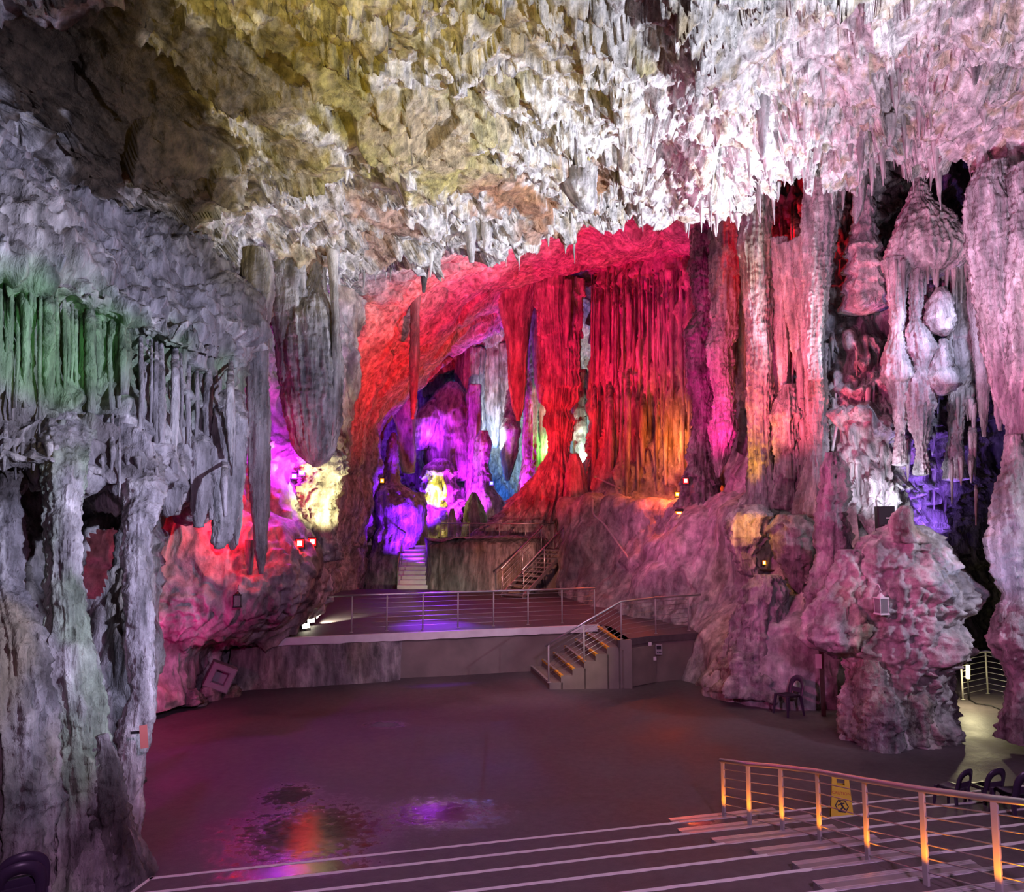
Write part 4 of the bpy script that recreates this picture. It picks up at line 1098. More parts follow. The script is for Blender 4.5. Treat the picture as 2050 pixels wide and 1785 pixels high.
shaft('limestone_column', [(950, 770, 14), (947, 860, 17), (945, 960, 14), (950, 1030, 18), (948, 1090, 30)], 45.0, 'grey flowstone column lit white, left of the pale stalagmite', 'column', flute=.3, nfl=3, rough=.08, color=col_pale)
shaft('stalagmite', [(968, 862, 8), (968, 885, 18), (962, 930, 16), (966, 980, 24), (985, 1010, 32), (990, 1080, 44)], 44.2, 'pale grey stalagmite like a hooded figure in the back chamber', 'stalagmite', flute=.2, nfl=2.5, tier=.15, tperiod=1.8, rough=.1, color=col_pale)
shaft('stalagmite', [(948, 985, 4), (950, 1010, 16), (952, 1050, 24), (950, 1095, 30)], 41.5, 'low dark violet stalagmite just behind the upper railing', 'stalagmite', flute=.2, nfl=2.4, rough=.1, color=col_dark)
shaft('stalagmite', [(905, 1018, 4), (905, 1040, 8), (904, 1092, 9)], 39.5, 'thin violet stalagmite post behind the upper railing', 'stalagmite', flute=.15, nfl=2, rough=.1)
shaft('stalactite', [(1024, 740, 8, 48.5), (1024, 810, 14, 46.5), (1022, 860, 22), (1019, 905, 18), (1016, 945, 10), (1015, 962, 4)], 45.5, 'blue-lit ragged stalactite above the small blue lamp', 'stalactite', flute=.34, nfl=3, rough=.12)
shaft('limestone_column', [(1166, 740, 10), (1160, 800, 15), (1158, 850, 17), (1164, 900, 16), (1160, 940, 13), (1170, 985, 13), (1174, 1050, 10), (1172, 1090, 14)], 41.5, 'white and green lit column seen through the gap right of the great red column', 'column', flute=.25, nfl=2.6, tier=.3, tperiod=1.3, rough=.12, color=col_pale)
shaft('stalactite', [(1090, 790, 16), (1090, 860, 13), (1085, 910, 10), (1082, 938, 4)], 43.5, 'acid green lit stalactite left of the great red column', 'stalactite', flute=.3, nfl=2.6, rough=.1, color=col_pale)

# right-hand curtains and columns
pipes(42, 1186, 1385, lambda x: 570, lambda x: 830, lambda x: 37.2 - (x - 1165) * .031, (2, 6), wall_right, col_grey, flute=.25, nfl=1.6, rough=.10, lump=.2, px_per=3.2)
pipes(19, 1192, 1400, lambda x: 770, lambda x: 990, lambda x: 36.5 - (x - 1165) * .032, (3, 11), wall_right, col_tan, flute=.25, nfl=1.8, rough=.10, lump=.2)
pipes(26, 1400, 1650, lambda x: 440, lambda x: 880, lambda x: 27 - (x - 1400) * .02, (3, 9), wall_right, col_grey, flute=.3, nfl=1.8, rough=.10, lump=.2)

shaft('limestone_column', [(1410, 420, 28), (1405, 540, 25), (1412, 620, 20), (1402, 660, 28), (1400, 740, 26), (1410, 830, 20), (1406, 900, 28), (1402, 960, 32), (1400, 1015, 46)], 25.8, 'dark crimson column with stacked collars right of the red curtain', 'column', color=col_dark, flute=0.3, nfl=6, tier=.35, tperiod=1.1, rough=.10, px_per=2.1)
shaft('stalactite', [(1455, 410, 34), (1450, 540, 30), (1449, 640, 27), (1440, 700, 28), (1450, 790, 20), (1448, 860, 27), (1441, 920, 15), (1437, 955, 4)], 23.6, 'long magenta-lit stalactite with fringed collars left of the olive column', 'stalactite', flute=0.32, nfl=6, tier=.30, tperiod=1.3, rough=.10, px_per=2.1)
shaft('limestone_column', [(1515, 400, 34), (1512, 500, 34), (1517, 590, 31), (1520, 690, 25), (1521, 800, 25), (1523, 900, 24), (1528, 985, 32), (1522, 1040, 56)], 21.4, 'tall straight olive-tan column on the right wall', 'column', color=col_tan, flute=0.22, nfl=7, tier=.14, tperiod=1.5, rough=.06, px_per=2.1)
for pts, Y, lab, c in (
    ([(1556, 480, 22), (1562, 600, 17), (1566, 720, 13), (1568, 820, 5)], 21.2, 'slim salmon stalactite just right of the olive column', col_pale),
    ([(1580, 490, 24), (1588, 600, 19), (1600, 700, 15), (1608, 790, 5)], 20.9, 'leaning salmon stalactite in the middle of the right cluster', col_pale),
    ([(1612, 480, 28), (1616, 600, 22), (1618, 700, 14), (1620, 795, 4)], 20.5, 'pointed pink stalactite beside the bright edge of the right cluster', col_pale),
    ([(1642, 330, 30), (1640, 470, 32), (1634, 560, 26), (1630, 640, 24), (1626, 704, 18), (1632, 760, 16)], 19.8, 'bright pink ragged stalactite at the edge between the red and grey walls', col_pale)):
    shaft('stalactite', pts, Y, lab, 'stalactite', color=c, flute=.32, nfl=5.5, tier=.14, tperiod=1.2, rough=.08, px_per=2.1)
shaft('limestone_column', [(1635, 690, 20), (1634, 780, 21), (1636, 870, 20), (1634, 950, 24), (1628, 1030, 40)], 20.0, 'salmon column below the bright ragged stalactite', 'column', color=col_tan, flute=0.3, nfl=6, tier=.1, tperiod=1.4, rough=.08, px_per=2.1)
shaft('limestone_column', [(1580, 770, 14), (1578, 830, 30), (1580, 900, 26), (1582, 960, 28), (1584, 1020, 44)], 20.9, 'fringed rose column rising below the salmon stalactites', 'column', flute=0.34, nfl=6, tier=.35, tperiod=.9, rough=.08, px_per=2.1)
shaft('limestone_column', [(1604, 700, 9), (1606, 800, 12), (1608, 900, 12), (1606, 1010, 16)], 20.6, 'slim red shaft between the rose column and the salmon column', 'column', flute=.3, nfl=2.2, rough=.08)

# cascade wall on the right
shaft('stalactite', [(1722, 300, 26), (1722, 360, 16), (1718, 420, 9), (1712, 448, 3)], 18.6, 'grey stalactite hanging in the dark opening at the top of the grey wall', 'stalactite', flute=.3, nfl=2.6, rough=.1)
shaft('stalagmite', [(1728, 370, 14), (1726, 400, 20), (1730, 440, 24), (1728, 500, 34), (1735, 560, 44), (1732, 620, 52)], 20.0, 'stacked grey drip-ledge column below the dark opening', 'column', flute=.2, nfl=3, tier=.5, tperiod=.55, rough=.1)
shaft('stalagmite', [(1838, 340, 7), (1840, 372, 14), (1840, 405, 26), (1850, 440, 48), (1856, 480, 72), (1862, 515, 84), (1864, 535, 70), (1862, 550, 40)], 18.9, 'pagoda-shaped pale stalagmite with a fringed skirt high on the right wall', 'stalagmite', color=col_pale, flute=0.16, nfl=7, tier=.16, tperiod=.8, rough=.08, px_per=2.1)
for i in range(16):
    px = 1792 + i * 9.6 + rng.uniform(-3, 3); hw = rng.uniform(3, 7)
    shaft('stalactite', [(px, 520, hw), (px, 545, hw * .9), (px + rng.uniform(-2, 2), 565 + rng.uniform(0, 60), 1.5)], 18.7 + rng.uniform(-.3, .2), parent=wall_right, flute=.2, nfl=1.6, rough=.1, px_per=3.5)
for pts, Y, lab, c in (
    ([(1800, 520, 34), (1796, 580, 18), (1797, 660, 13), (1792, 715, 26), (1798, 755, 32), (1802, 790, 18), (1802, 870, 9), (1802, 930, 14)], 18.9, 'pinched pale column hung with a fringe, left of the double-bulb column', col_pale),
    ([(1836, 540, 16), (1833, 640, 11), (1838, 672, 24), (1846, 700, 34), (1846, 735, 18), (1846, 765, 34), (1842, 830, 26), (1845, 900, 10), (1846, 950, 16)], 18.7, 'double-bulb column hung with fringes under the pagoda-shaped stalagmite', col_pale),
    ([(1922, 500, 32), (1923, 580, 15), (1925, 640, 19), (1924, 690, 34), (1930, 740, 24), (1918, 800, 18), (1912, 880, 12), (1912, 960, 24)], 19.2, 'slim grey column with a swollen waist near the dark passage', col_grey)):
    shaft('limestone_column', pts, Y, lab, 'column', color=c, flute=.28, nfl=5, tier=.26, tperiod=.7, rough=.09, px_per=2.3)
shaft('stalactite', [(1884, 575, 9), (1884, 590, 20), (1882, 612, 27), (1880, 640, 29), (1886, 662, 24), (1890, 672, 6)], 18.4, 'small bell-like pale knob lit salmon on the right wall', 'rock', color=col_pale, flute=.16, nfl=3, tier=.3, tperiod=.5, rough=.1)
shaft('stalagmite', [(1888, 678, 7), (1886, 705, 15), (1882, 740, 22), (1884, 755, 34), (1885, 772, 36), (1886, 790, 12)], 18.4, 'small pale stalagmite with a fringed foot under the bell-like knob', 'stalagmite', color=col_pale, flute=.16, nfl=3, tier=.2, tperiod=.5, rough=.1)
for i in range(90):      # fringes over the ledges of the grey wall
    px = rng.uniform(1658, 1960); py = rng.choice((480, 600, 640, 690, 770, 800, 880, 930, 990)) + rng.uniform(-14, 14); hw = rng.uniform(3, 8); ln = rng.uniform(30, 90)
    ys = surf(px, py, 19.6 - (py - 600) / 330 * 1.1)
    shaft('stalactite', [(px, py - 16, hw * .7, ys + .3), (px, py, hw), (px, py + ln * .5, hw * .7), (px, py + ln, 1.2)], ys, parent=wall_right, flute=.2, nfl=1.6, rough=.1, px_per=4)

# pink drapery at the right edge
shaft('stalactite', [(1990, 330, 30), (1988, 375, 48), (2004, 420, 66), (2004, 500, 62), (2010, 600, 52), (2016, 690, 42), (2022, 780, 30), (2026, 840, 16), (2028, 880, 4)], 15.3, 'huge pink fluted stalactite drapery at the right edge', 'stalactite', color=col_pale, flute=0.24, nfl=9, tier=.10, tperiod=2.2, rough=.06, px_per=2.1)
shaft('stalactite', [(2075, 330, 50), (2078, 480, 60), (2078, 650, 56), (2066, 800, 46), (2058, 920, 32), (2050, 1010, 8)], 14.6, 'pink fluted stalactite cut by the right edge of the view', 'stalactite', color=col_pale, flute=0.26, nfl=8, tier=.15, tperiod=.9, rough=.07, px_per=2.1)
shaft('limestone_column', [(1964, 262, 12), (1965, 300, 9), (1966, 335, 11), (1966, 352, 16), (1968, 400, 24)], 15.5, 'slim knuckled column joining the ceiling to the pink drapery', 'column', color=col_pale, flute=.2, nfl=2, tier=.4, tperiod=.4, rough=.1)
shaft('limestone_column', [(2028, 262, 14), (2030, 310, 12), (2031, 350, 14), (2034, 400, 26)], 15.2, 'second slim column joining the ceiling to the pink drapery', 'column', color=col_pale, flute=.2, nfl=2, tier=.3, tperiod=.4, rough=.1)
shaft('stalactite', [(1964, 560, 24), (1966, 700, 16), (1968, 800, 11), (1970, 874, 3)], 18.0, 'dark violet stalactite in the shadow behind the pink drapery', 'stalactite', flute=.3, nfl=2.6, rough=.08)
shaft('stalactite', [(1995, 640, 20), (1998, 740, 14), (2000, 830, 8), (2002, 862, 3)], 15.9, 'lilac stalactite on the left flank of the pink drapery', 'stalactite', flute=.3, nfl=2.6, rough=.08)

# lumpy column at the right edge
shaft('limestone_column', [(2030, 870, 14), (2028, 930, 22), (2022, 985, 28), (2032, 1030, 40), (2036, 1085, 50), (2040, 1150, 42), (2042, 1195, 28), (2036, 1240, 46), (2036, 1285, 50), (2044, 1320, 40), (2052, 1355, 28), (2050, 1420, 34), (2052, 1480, 52)], 14.5,
      'lumpy pale blue-grey column at the right edge in front of the passage railing', 'column', color=col_pale, flute=.14, nfl=2.4, tier=.16, tperiod=.8, rough=.12, knob=.22, lump=.22)

# boulder group
shaft('limestone_boulder', [(1806, 1050, 36), (1802, 1085, 84), (1800, 1130, 104), (1802, 1180, 112), (1800, 1212, 106), (1808, 1238, 92), (1806, 1270, 108), (1806, 1300, 112), (1794, 1322, 92), (1790, 1370, 88), (1784, 1425, 90), (1788, 1480, 104)], 15.6,
      'great knobbly limestone boulder with a black loudspeaker on top', 'rock', color=lambda q, d: col_wall(q, d, .35, .4) * .95, mat='rock_smooth', flute=.16, nfl=2.8, warp=.5, tier=.22, tperiod=1.1, rough=.12, knob=.16, lump=.30, px_per=2.2)
shaft('stalagmite', [(1812, 1012, 8), (1808, 1028, 18), (1806, 1048, 22), (1812, 1066, 26), (1820, 1085, 36)], 15.0, 'orange-tinged knobby stalagmite like a seated figure on top of the boulder', 'stalagmite', color=col_tan, flute=.1, nfl=2, knob=.35, rough=.12, lump=.3)
shaft('limestone_boulder', [(1706, 1100, 18), (1704, 1150, 40), (1698, 1200, 58), (1692, 1245, 70), (1690, 1280, 72), (1694, 1300, 56), (1700, 1312, 20)], 15.5, 'overhanging limestone lump on the left flank of the great boulder', 'rock', color=col_tan, mat='rock_smooth', flute=.18, nfl=2.6, warp=.4, tier=.22, tperiod=.9, rough=.15, knob=.18, lump=.25)
shaft('stalagmite', [(1668, 905, 12), (1668, 940, 26), (1670, 990, 30), (1664, 1030, 27), (1670, 1075, 33), (1668, 1130, 34), (1662, 1190, 42), (1666, 1240, 50), (1668, 1280, 46), (1672, 1305, 24), (1676, 1318, 6)], 16.6, 'red-lit stalagmite tower with a white-lit right edge, left of the great boulder', 'stalagmite', flute=.2, nfl=2.6, tier=.34, tperiod=.6, rough=.14, knob=.16, lump=.2)
for (px, py, r, Y, lab) in ((1720, 1398, 36, 15.2, 'knobbly reddish rock under the overhang beside the dark post'), (1742, 1360, 34, 15.0, 'rounded brown rock at the left foot of the great boulder'), (1764, 1420, 40, 14.7, 'pale lumpy rock at the front foot of the great boulder'), (1830, 1415, 34, 14.9, 'dark cleft rock at the right foot of the great boulder'), (1868, 1360, 40, 15.6, 'brown rounded rock on the right flank of the great boulder')):
    shaft('limestone_rock', [(px, py - r * 1.2, r * .4), (px, py - r * .5, r * .9), (px, py + r * .3, r), (px - 2, py + r * 1.2, r * 1.0), (px, max(py + r * 2, 1042 + 6360 / Y + 4), r * 1.05)], Y, lab, 'rock', color=lambda q, d: col_wall(q, d, .35, .6) * .85, flute=.2, nfl=2.4, tier=.25, tperiod=.6, rough=.2, knob=.25)

# mushroom ledges of the lower right wall
shaft('flowstone_ledge', [(1505, 1010, 20), (1500, 1030, 44), (1490, 1075, 38), (1490, 1110, 22), (1500, 1150, 18)], 19.6, 'yellow-lit flowstone mushroom on the lower right wall', 'rock', color=col_pale, flute=.25, nfl=3, tier=.35, tperiod=.6, rough=.18, knob=.15)
shaft('flowstone_ledge', [(1585, 1030, 26), (1585, 1060, 46), (1590, 1110, 40), (1600, 1160, 22), (1605, 1200, 6)], 18.6, 'hanging dark crimson flowstone lump right of the yellow-lit mushroom', 'rock', color=col_dark, flute=.25, nfl=3, tier=.3, tperiod=.7, rough=.15, knob=.15)
shaft('flowstone_ledge', [(1535, 1150, 20), (1532, 1180, 42), (1520, 1230, 44), (1515, 1290, 60), (1520, 1380, 90)], 18.6, 'rosy flowstone block under the small shelf on the lower right wall', 'rock', color=col_tan, flute=.22, nfl=2.8, tier=.3, tperiod=.8, rough=.15, knob=.15)

# large single stalactites of the front ceiling
for pts, Y, lab in (
    ([(1525, 120, 20), (1527, 190, 15), (1527, 260, 10), (1526, 318, 3)], 15.6, 'long rosy stalactite hanging from the bright ceiling, leftmost of the big right-hand ones'),
    ([(1488, 150, 16), (1488, 200, 11), (1487, 250, 4)], 15.8, 'shorter rosy stalactite left of the long one on the bright ceiling'),
    ([(1641, 190, 16), (1640, 250, 11), (1637, 300, 9), (1634, 326, 6)], 16.6, 'blunt pink stalactite hanging at the edge of the bright ceiling'),
    ([(1724, 190, 14), (1724, 260, 10), (1723, 330, 5), (1723, 340, 2)], 16.0, 'split pink stalactite above the dark opening'),
    ([(1702, 210, 10), (1702, 270, 7), (1704, 320, 2)], 16.1, 'narrow pink stalactite beside the split one'),
    ([(1783, 230, 12), (1782, 265, 10), (1780, 292, 4)], 15.8, 'short crimson stalactite right of the dark opening'),
    ([(1960, 60, 18), (1958, 110, 14), (1952, 168, 4)], 13.2, 'broad rosy stalactite hanging at the top right of the ceiling'),
    ([(1165, 280, 20), (1158, 320, 34), (1160, 370, 38), (1172, 410, 24), (1180, 425, 8)], 19.2, 'large smooth grey stone tongue hanging in the middle of the ceiling edge'),
    ([(1110, 290, 12), (1100, 340, 14), (1085, 385, 5)], 19.0, 'pale leaning stone blade left of the smooth grey tongue'),
    ([(940, 400, 18), (940, 440, 14), (942, 475, 12), (944, 525, 5)], 21.0, 'pair-like white stalactite at the left part of the ceiling edge'),
    ([(975, 420, 14), (975, 470, 11), (972, 500, 4)], 21.0, 'second white stalactite at the left part of the ceiling edge')):
    shaft('stalactite', pts, Y, lab, 'stalactite', color=col_pale, flute=.2, nfl=2.6, tier=.06, tperiod=1., rough=.08)

# small stalactites of the ceiling: parts of it, a dozen shapes shared
protos = []
for i in range(10):
    L_ = rng.uniform(.35, .9); r_ = rng.uniform(.035, .085)
    protos.append(column_mesh('stalactite', [(0, 0, .15, r_ * 1.5), (0, 0, -.1, r_), (rng.uniform(-.02, .02), 0, -.5 * L_, r_ * .7), (rng.uniform(-.03, .03), 0, -L_, r_ * .12)], 12, 9, flute=.3, nfl=1.8, rough=.15, seed=600 + i, color=lambda q, d: np.ones((len(q), 1), F) * CAL[None]))
    protos[-1].materials.append(M['rock_fine'])
cq = o_q['ceiling'].reshape(440, 700, 3)
cnt = 0
while cnt < 240:
    j = rng.randrange(182, 391) if rng.random() < .75 else rng.randrange(364, 396); i = rng.randrange(128, 650)
    v = cq[j, i]
    w = float(smooth_slab(np.array([v], F))[0])
    if w > .3 or rng.random() > .35 + .65 * (v[0] + 6) / 14: continue
    o = bpy.data.objects.new('stalactite', protos[rng.randrange(10)]); C.objects.link(o); o.parent = ceiling
    s = rng.uniform(.35, 1.1)
    o.location = (v[0], v[1], v[2] + .03); o.scale = (s, s, s * rng.uniform(.8, 1.3)); o.rotation_euler = (0, 0, rng.uniform(0, 6.3))
    cnt += 1

# ------------------------------------------------------------------ furnishings
bpy.context.view_layer.update()
dg = bpy.context.evaluated_depsgraph_get()
def hit(px, py):
    d = Vector(ray(px, py)).normalized()
    ok, loc, nor, *_ = SC.ray_cast(dg, Vector(CAM), d)
    return (np.array(loc), np.array(nor)) if ok else (W(px, py, 18), np.array([0, -1, 0]))

def lens_mat(name, col, strength):
    M[name] = glow_mat(name, col, strength)
lens_mat('lens_red', (1, .02, .015), 150); lens_mat('lens_violet', (.35, .04, 1), 130); lens_mat('lens_blue', (.12, .2, 1), 9)
lens_mat('lens_red_rim', (1, .01, .01), 2.0); lens_mat('lens_violet_rim', (.25, .02, 1), 3.0); lens_mat('lens_blue_rim', (.05, .1, 1), 3); lens_mat('lens_amber_rim', (1, .25, .01), 2.2)
lens_mat('lens_amber', (1, .55, .12), 8); lens_mat('lens_warm', (1, .93, .7), 12); lens_mat('lens_yellow', (1, .85, .25), 9)

def rot_to(v, up=(0, 0, 1)):
    """rotation taking +Y (lamp face) to v"""
    return Vector([float(q) for q in v]).to_track_quat('Y', 'Z').to_matrix()

def flood(px, py, lens, label, face=(0, -1, 0), w=.30, h=.22, pos=None, off=.12):
    p = hit(px, py)[0] if pos is None else np.asarray(pos, float)
    if pos is None: p = p - ray(px, py) * off / np.linalg.norm(ray(px, py))
    root = empty('floodlight', p, 0, label, 'lamp')
    Rm = rot_to(face)
    bm = bmesh.new()
    bm_box(bm, Rm @ Vector((0, -.04, 0)), (w, .09, h), Rm, .012)
    for k in range(5): bm_box(bm, Rm @ Vector((0, -.10, (k - 2) * h * .19)), (w * .86, .05, h * .05), Rm)
    bm_obj('housing', bm, M['black'], root)
    bm = bmesh.new(); bm_box(bm, Rm @ Vector((0, .008, 0)), (w * .84, .012, h * .80), Rm, .003)
    ln = bm_obj('lens', bm, M[lens + '_rim'] if lens + '_rim' in M else M[lens], root)
    if lens + '_rim' in M:
        bm = bmesh.new(); bm_box(bm, Rm @ Vector((0, .014, 0)), (w * .5, .012, h * .5), Rm, .003)
        bm_obj('light_source', bm, M[lens], ln)
    bm = bmesh.new()
    for sx in (-1, 1): bm_box(bm, Rm @ Vector((sx * (w / 2 + .012), -.05, -.05)), (.01, .03, h * .9), Rm)
    bm_box(bm, Rm @ Vector((0, -.05, -h * .62)), (w + .034, .03, .012), Rm)
    bm_box(bm, Rm @ Vector((0, -.12, -h * .66)), (.05, .22, .02), Rm)
    bm_obj('bracket', bm, M['black'], root)
    return root
flood(600, 1087, 'lens_red', 'left lamp of the red floodlight pair on the rock edge left of the stage', (.25, -1, -.15), .22, .24, off=.2)
flood(625, 1084, 'lens_red', 'right lamp of the red floodlight pair on the rock edge left of the stage', (.25, -1, -.15), .22, .24, off=.2)
flood(589, 953, 'lens_violet', 'left lamp of the violet floodlight pair under the bell-shaped stalactite', (.2, -1, -.2), .20, .18, off=.2)
flood(604, 946, 'lens_violet', 'right lamp of the violet floodlight pair under the bell-shaped stalactite', (.2, -1, -.2), .20, .18, off=.2)
flood(765, 962, 'lens_amber', 'single small orange floodlight on the red wall left of the spired stalagmite', (.2, -1, -.1), .22, .26, off=.2)
flood(984, 967, 'lens_blue', 'single small blue floodlight in the back chamber', (0, -1, -.1), .26, .26, off=.3)
flood(1373, 962, 'lens_red', 'upper red floodlight of the cluster on the right ledge', (-.3, -1, -.1), .20, .24, off=.3)
flood(1356, 989, 'lens_amber', 'amber floodlight below the red one on the right ledge', (-.3, -1, -.3), .20, .22, off=.3)
flood(1360, 1026, 'lens_amber', 'tilted amber floodlight hung below the right ledge', (-.5, -.6, -.9), .30, .16, off=.2)
flood(1530, 1126, 'lens_amber', 'tiny amber lamp above the small shelf on the right wall', (-.2, -1, 0), .10, .14, off=.1)
up_pos = WZ(622, 1252, ZS) + [0, 0, .19]
flood(0, 0, 'lens_warm', 'white floodlight standing on the left end of the stage floor', (.9, -.45, .05), .34, .26, pos=up_pos)
flood(0, 0, 'lens_warm', 'second white floodlight lying low at the left end of the stage', (.8, -.6, .35), .30, .16, pos=WZ(612, 1262, ZS) + [0, 0, .13])
bx = hit(599, 978)[0] - ray(599, 978) * .06
r_ = empty('junction_box', bx, 0, 'small blue-lit junction box below the violet floodlights', 'box')
box('body', (0, 0, 0), (.16, .1, .16), M['grey_box'], r_, None, .01); box('cover', (0, -.055, 0), (.13, .012, .13), M['grey_box'], r_, None, .004)

# ---- plastic chairs
def make_chair(label, group=None):
    root = empty('plastic_chair', (0, 0, 0), 0, label, 'chair', group)
    # seat: a dished shell with a turned-down rim
    bm = bmesh.new(); n = 9; g = []
    for i in range(n):
        for j in range(n):
            u = i / (n - 1) * 2 - 1; v = j / (n - 1) * 2 - 1
            k = (1 - .12 * v * v) * (1 - .10 * (u * u))
            x = .22 * u * (1 - .10 * v * v); y = .21 * v * (1 - .06 * u * u)
            z = .43 + .012 * (u * u + v * v) - (.035 if max(abs(u), abs(v)) > .99 else 0)
            g.append(bm.verts.new((x, y, z)))
    for i in range(n - 1):
        for j in range(n - 1): bm.faces.new((g[i*n+j], g[(i+1)*n+j], g[(i+1)*n+j+1], g[i*n+j+1]))
    bmesh.ops.solidify(bm, geom=bm.faces[:], thickness=.012)
    bm_obj('seat', bm, M['chair'], root, True)
    # backrest: an arched band with an open middle and a lower cross band
    bm = bmesh.new(); prev = None; m = 22
    def P(u, rad_w, rad_h, y0=0.0):
        a = math.pi * (1 - u); x = math.cos(a) * rad_w; zz = max(math.sin(a), 0) ** .45 * rad_h
        z = .42 + zz; y = -.205 - .10 * (zz / .40) - .03 * (1 - (x / .22) ** 2) + y0
        return (x, y, z)
    for k in range(m + 1):
        u = k / m
        o1 = P(u, .225, .40); i1 = P(u, .135, .28); o2 = P(u, .225, .40, .018); i2 = P(u, .135, .28, .018)
        vs = [bm.verts.new(q) for q in (o1, i1, i2, o2)]
        if prev:
            for q in range(4): bm.faces.new((prev[q], prev[(q + 1) % 4], vs[(q + 1) % 4], vs[q]))
        prev = vs
    bmesh.ops.recalc_face_normals(bm, faces=bm.faces)
    bm_obj('backrest', bm, M['chair'], root, True)
    bm = bmesh.new()
    bm_box(bm, (0, -.235, .52), (.36, .014, .10), Matrix.Rotation(.22, 3, 'X'), .005)
    bm_obj('lumbar_panel', bm, M['chair'], root)
    for sx in (-1, 1):
        for sy in (-1, 1):
            bm = bmesh.new(); a = []; b_ = []
            for (dx, dy) in ((-1, -1), (1, -1), (1, 1), (-1, 1)):
                a.append(bm.verts.new((sx * .185 + dx * .032, sy * .175 + dy * .022, .425)))
                b_.append(bm.verts.new((sx * .225 + dx * .016, sy * .225 + dy * .014, 0)))
            bm.faces.new(a); bm.faces.new(b_[::-1])
            for q in range(4): bm.faces.new((a[q], b_[q], b_[(q + 1) % 4], a[(q + 1) % 4]))
            bmesh.ops.recalc_face_normals(bm, faces=bm.faces)
            bm_obj('leg', bm, M['chair'], root)
    return root
def copy_thing(root, label, group=None):
    r = root.copy(); C.objects.link(r); r['label'] = label
    if group: r['group'] = group
    elif 'group' in r: del r['group']
    for ch in list(root.children):
        c = ch.copy(); C.objects.link(c); c.parent = r
    return r
def place(o, x, y, z, rz): o.location = (x, y, z); o.rotation_euler = (0, 0, rz)
c0 = make_chair('dark purple plastic chair alone against the right rock wall')
w = WZ(1579, 1430, 0.0); place(c0, w[0], w[1], .005, R(112))
GR = 'plastic chairs on the right seating tiers'
face = math.atan2(SV[1], SV[0]) - math.pi / 2
for (px, py, k, dr, sc_, lab) in ((1908, 1622, 1, .25, .78, 'dark purple plastic chair on the right tiers, leftmost of the three in a row'), (1972, 1622, 1, .05, .8, 'dark purple plastic chair on the right tiers, middle of the three in a row'),
                           (2036, 1648, 2, -.1, .95, 'dark purple plastic chair on the right tiers, nearest and cut by the right edge')):
    o = copy_thing(c0, lab, GR); w = WZ(px, py, RISE * k); place(o, w[0], w[1], RISE * k + .004, face + dr); o.scale = (sc_, sc_, sc_)
def proj_y(p):
    d = np.asarray(p) - CAM; c, s = math.cos(PITCH), math.sin(PITCH)
    return 892.5 - FPX * (-d[1] * s + d[2] * c) / (d[1] * c + d[2] * s)
best = (1e9,)
for Y in np.arange(5.6, 8.4, .02):
    x = W(36, 1760, Y)[0]; s_ = x * SV[0] + Y * SV[1]; kq = math.floor((S1 - s_) / RUN) + 1
    e = abs(proj_y((x, Y - .25, RISE * kq + .87)) - 1712)
    if e < best[0]: best = (e, x, Y, kq)
_, lx, ly, k = best
GL = 'stacked chairs at the left corner'
for i in range(2):
    o = copy_thing(c0, ('dark purple plastic chair at the bottom left corner, lower one of a stack of two', 'dark purple plastic chair at the bottom left corner, upper one of a stack of two')[i], GL)
    place(o, lx, ly + .045 * i, RISE * k + .005 + .065 * i, face + .35)

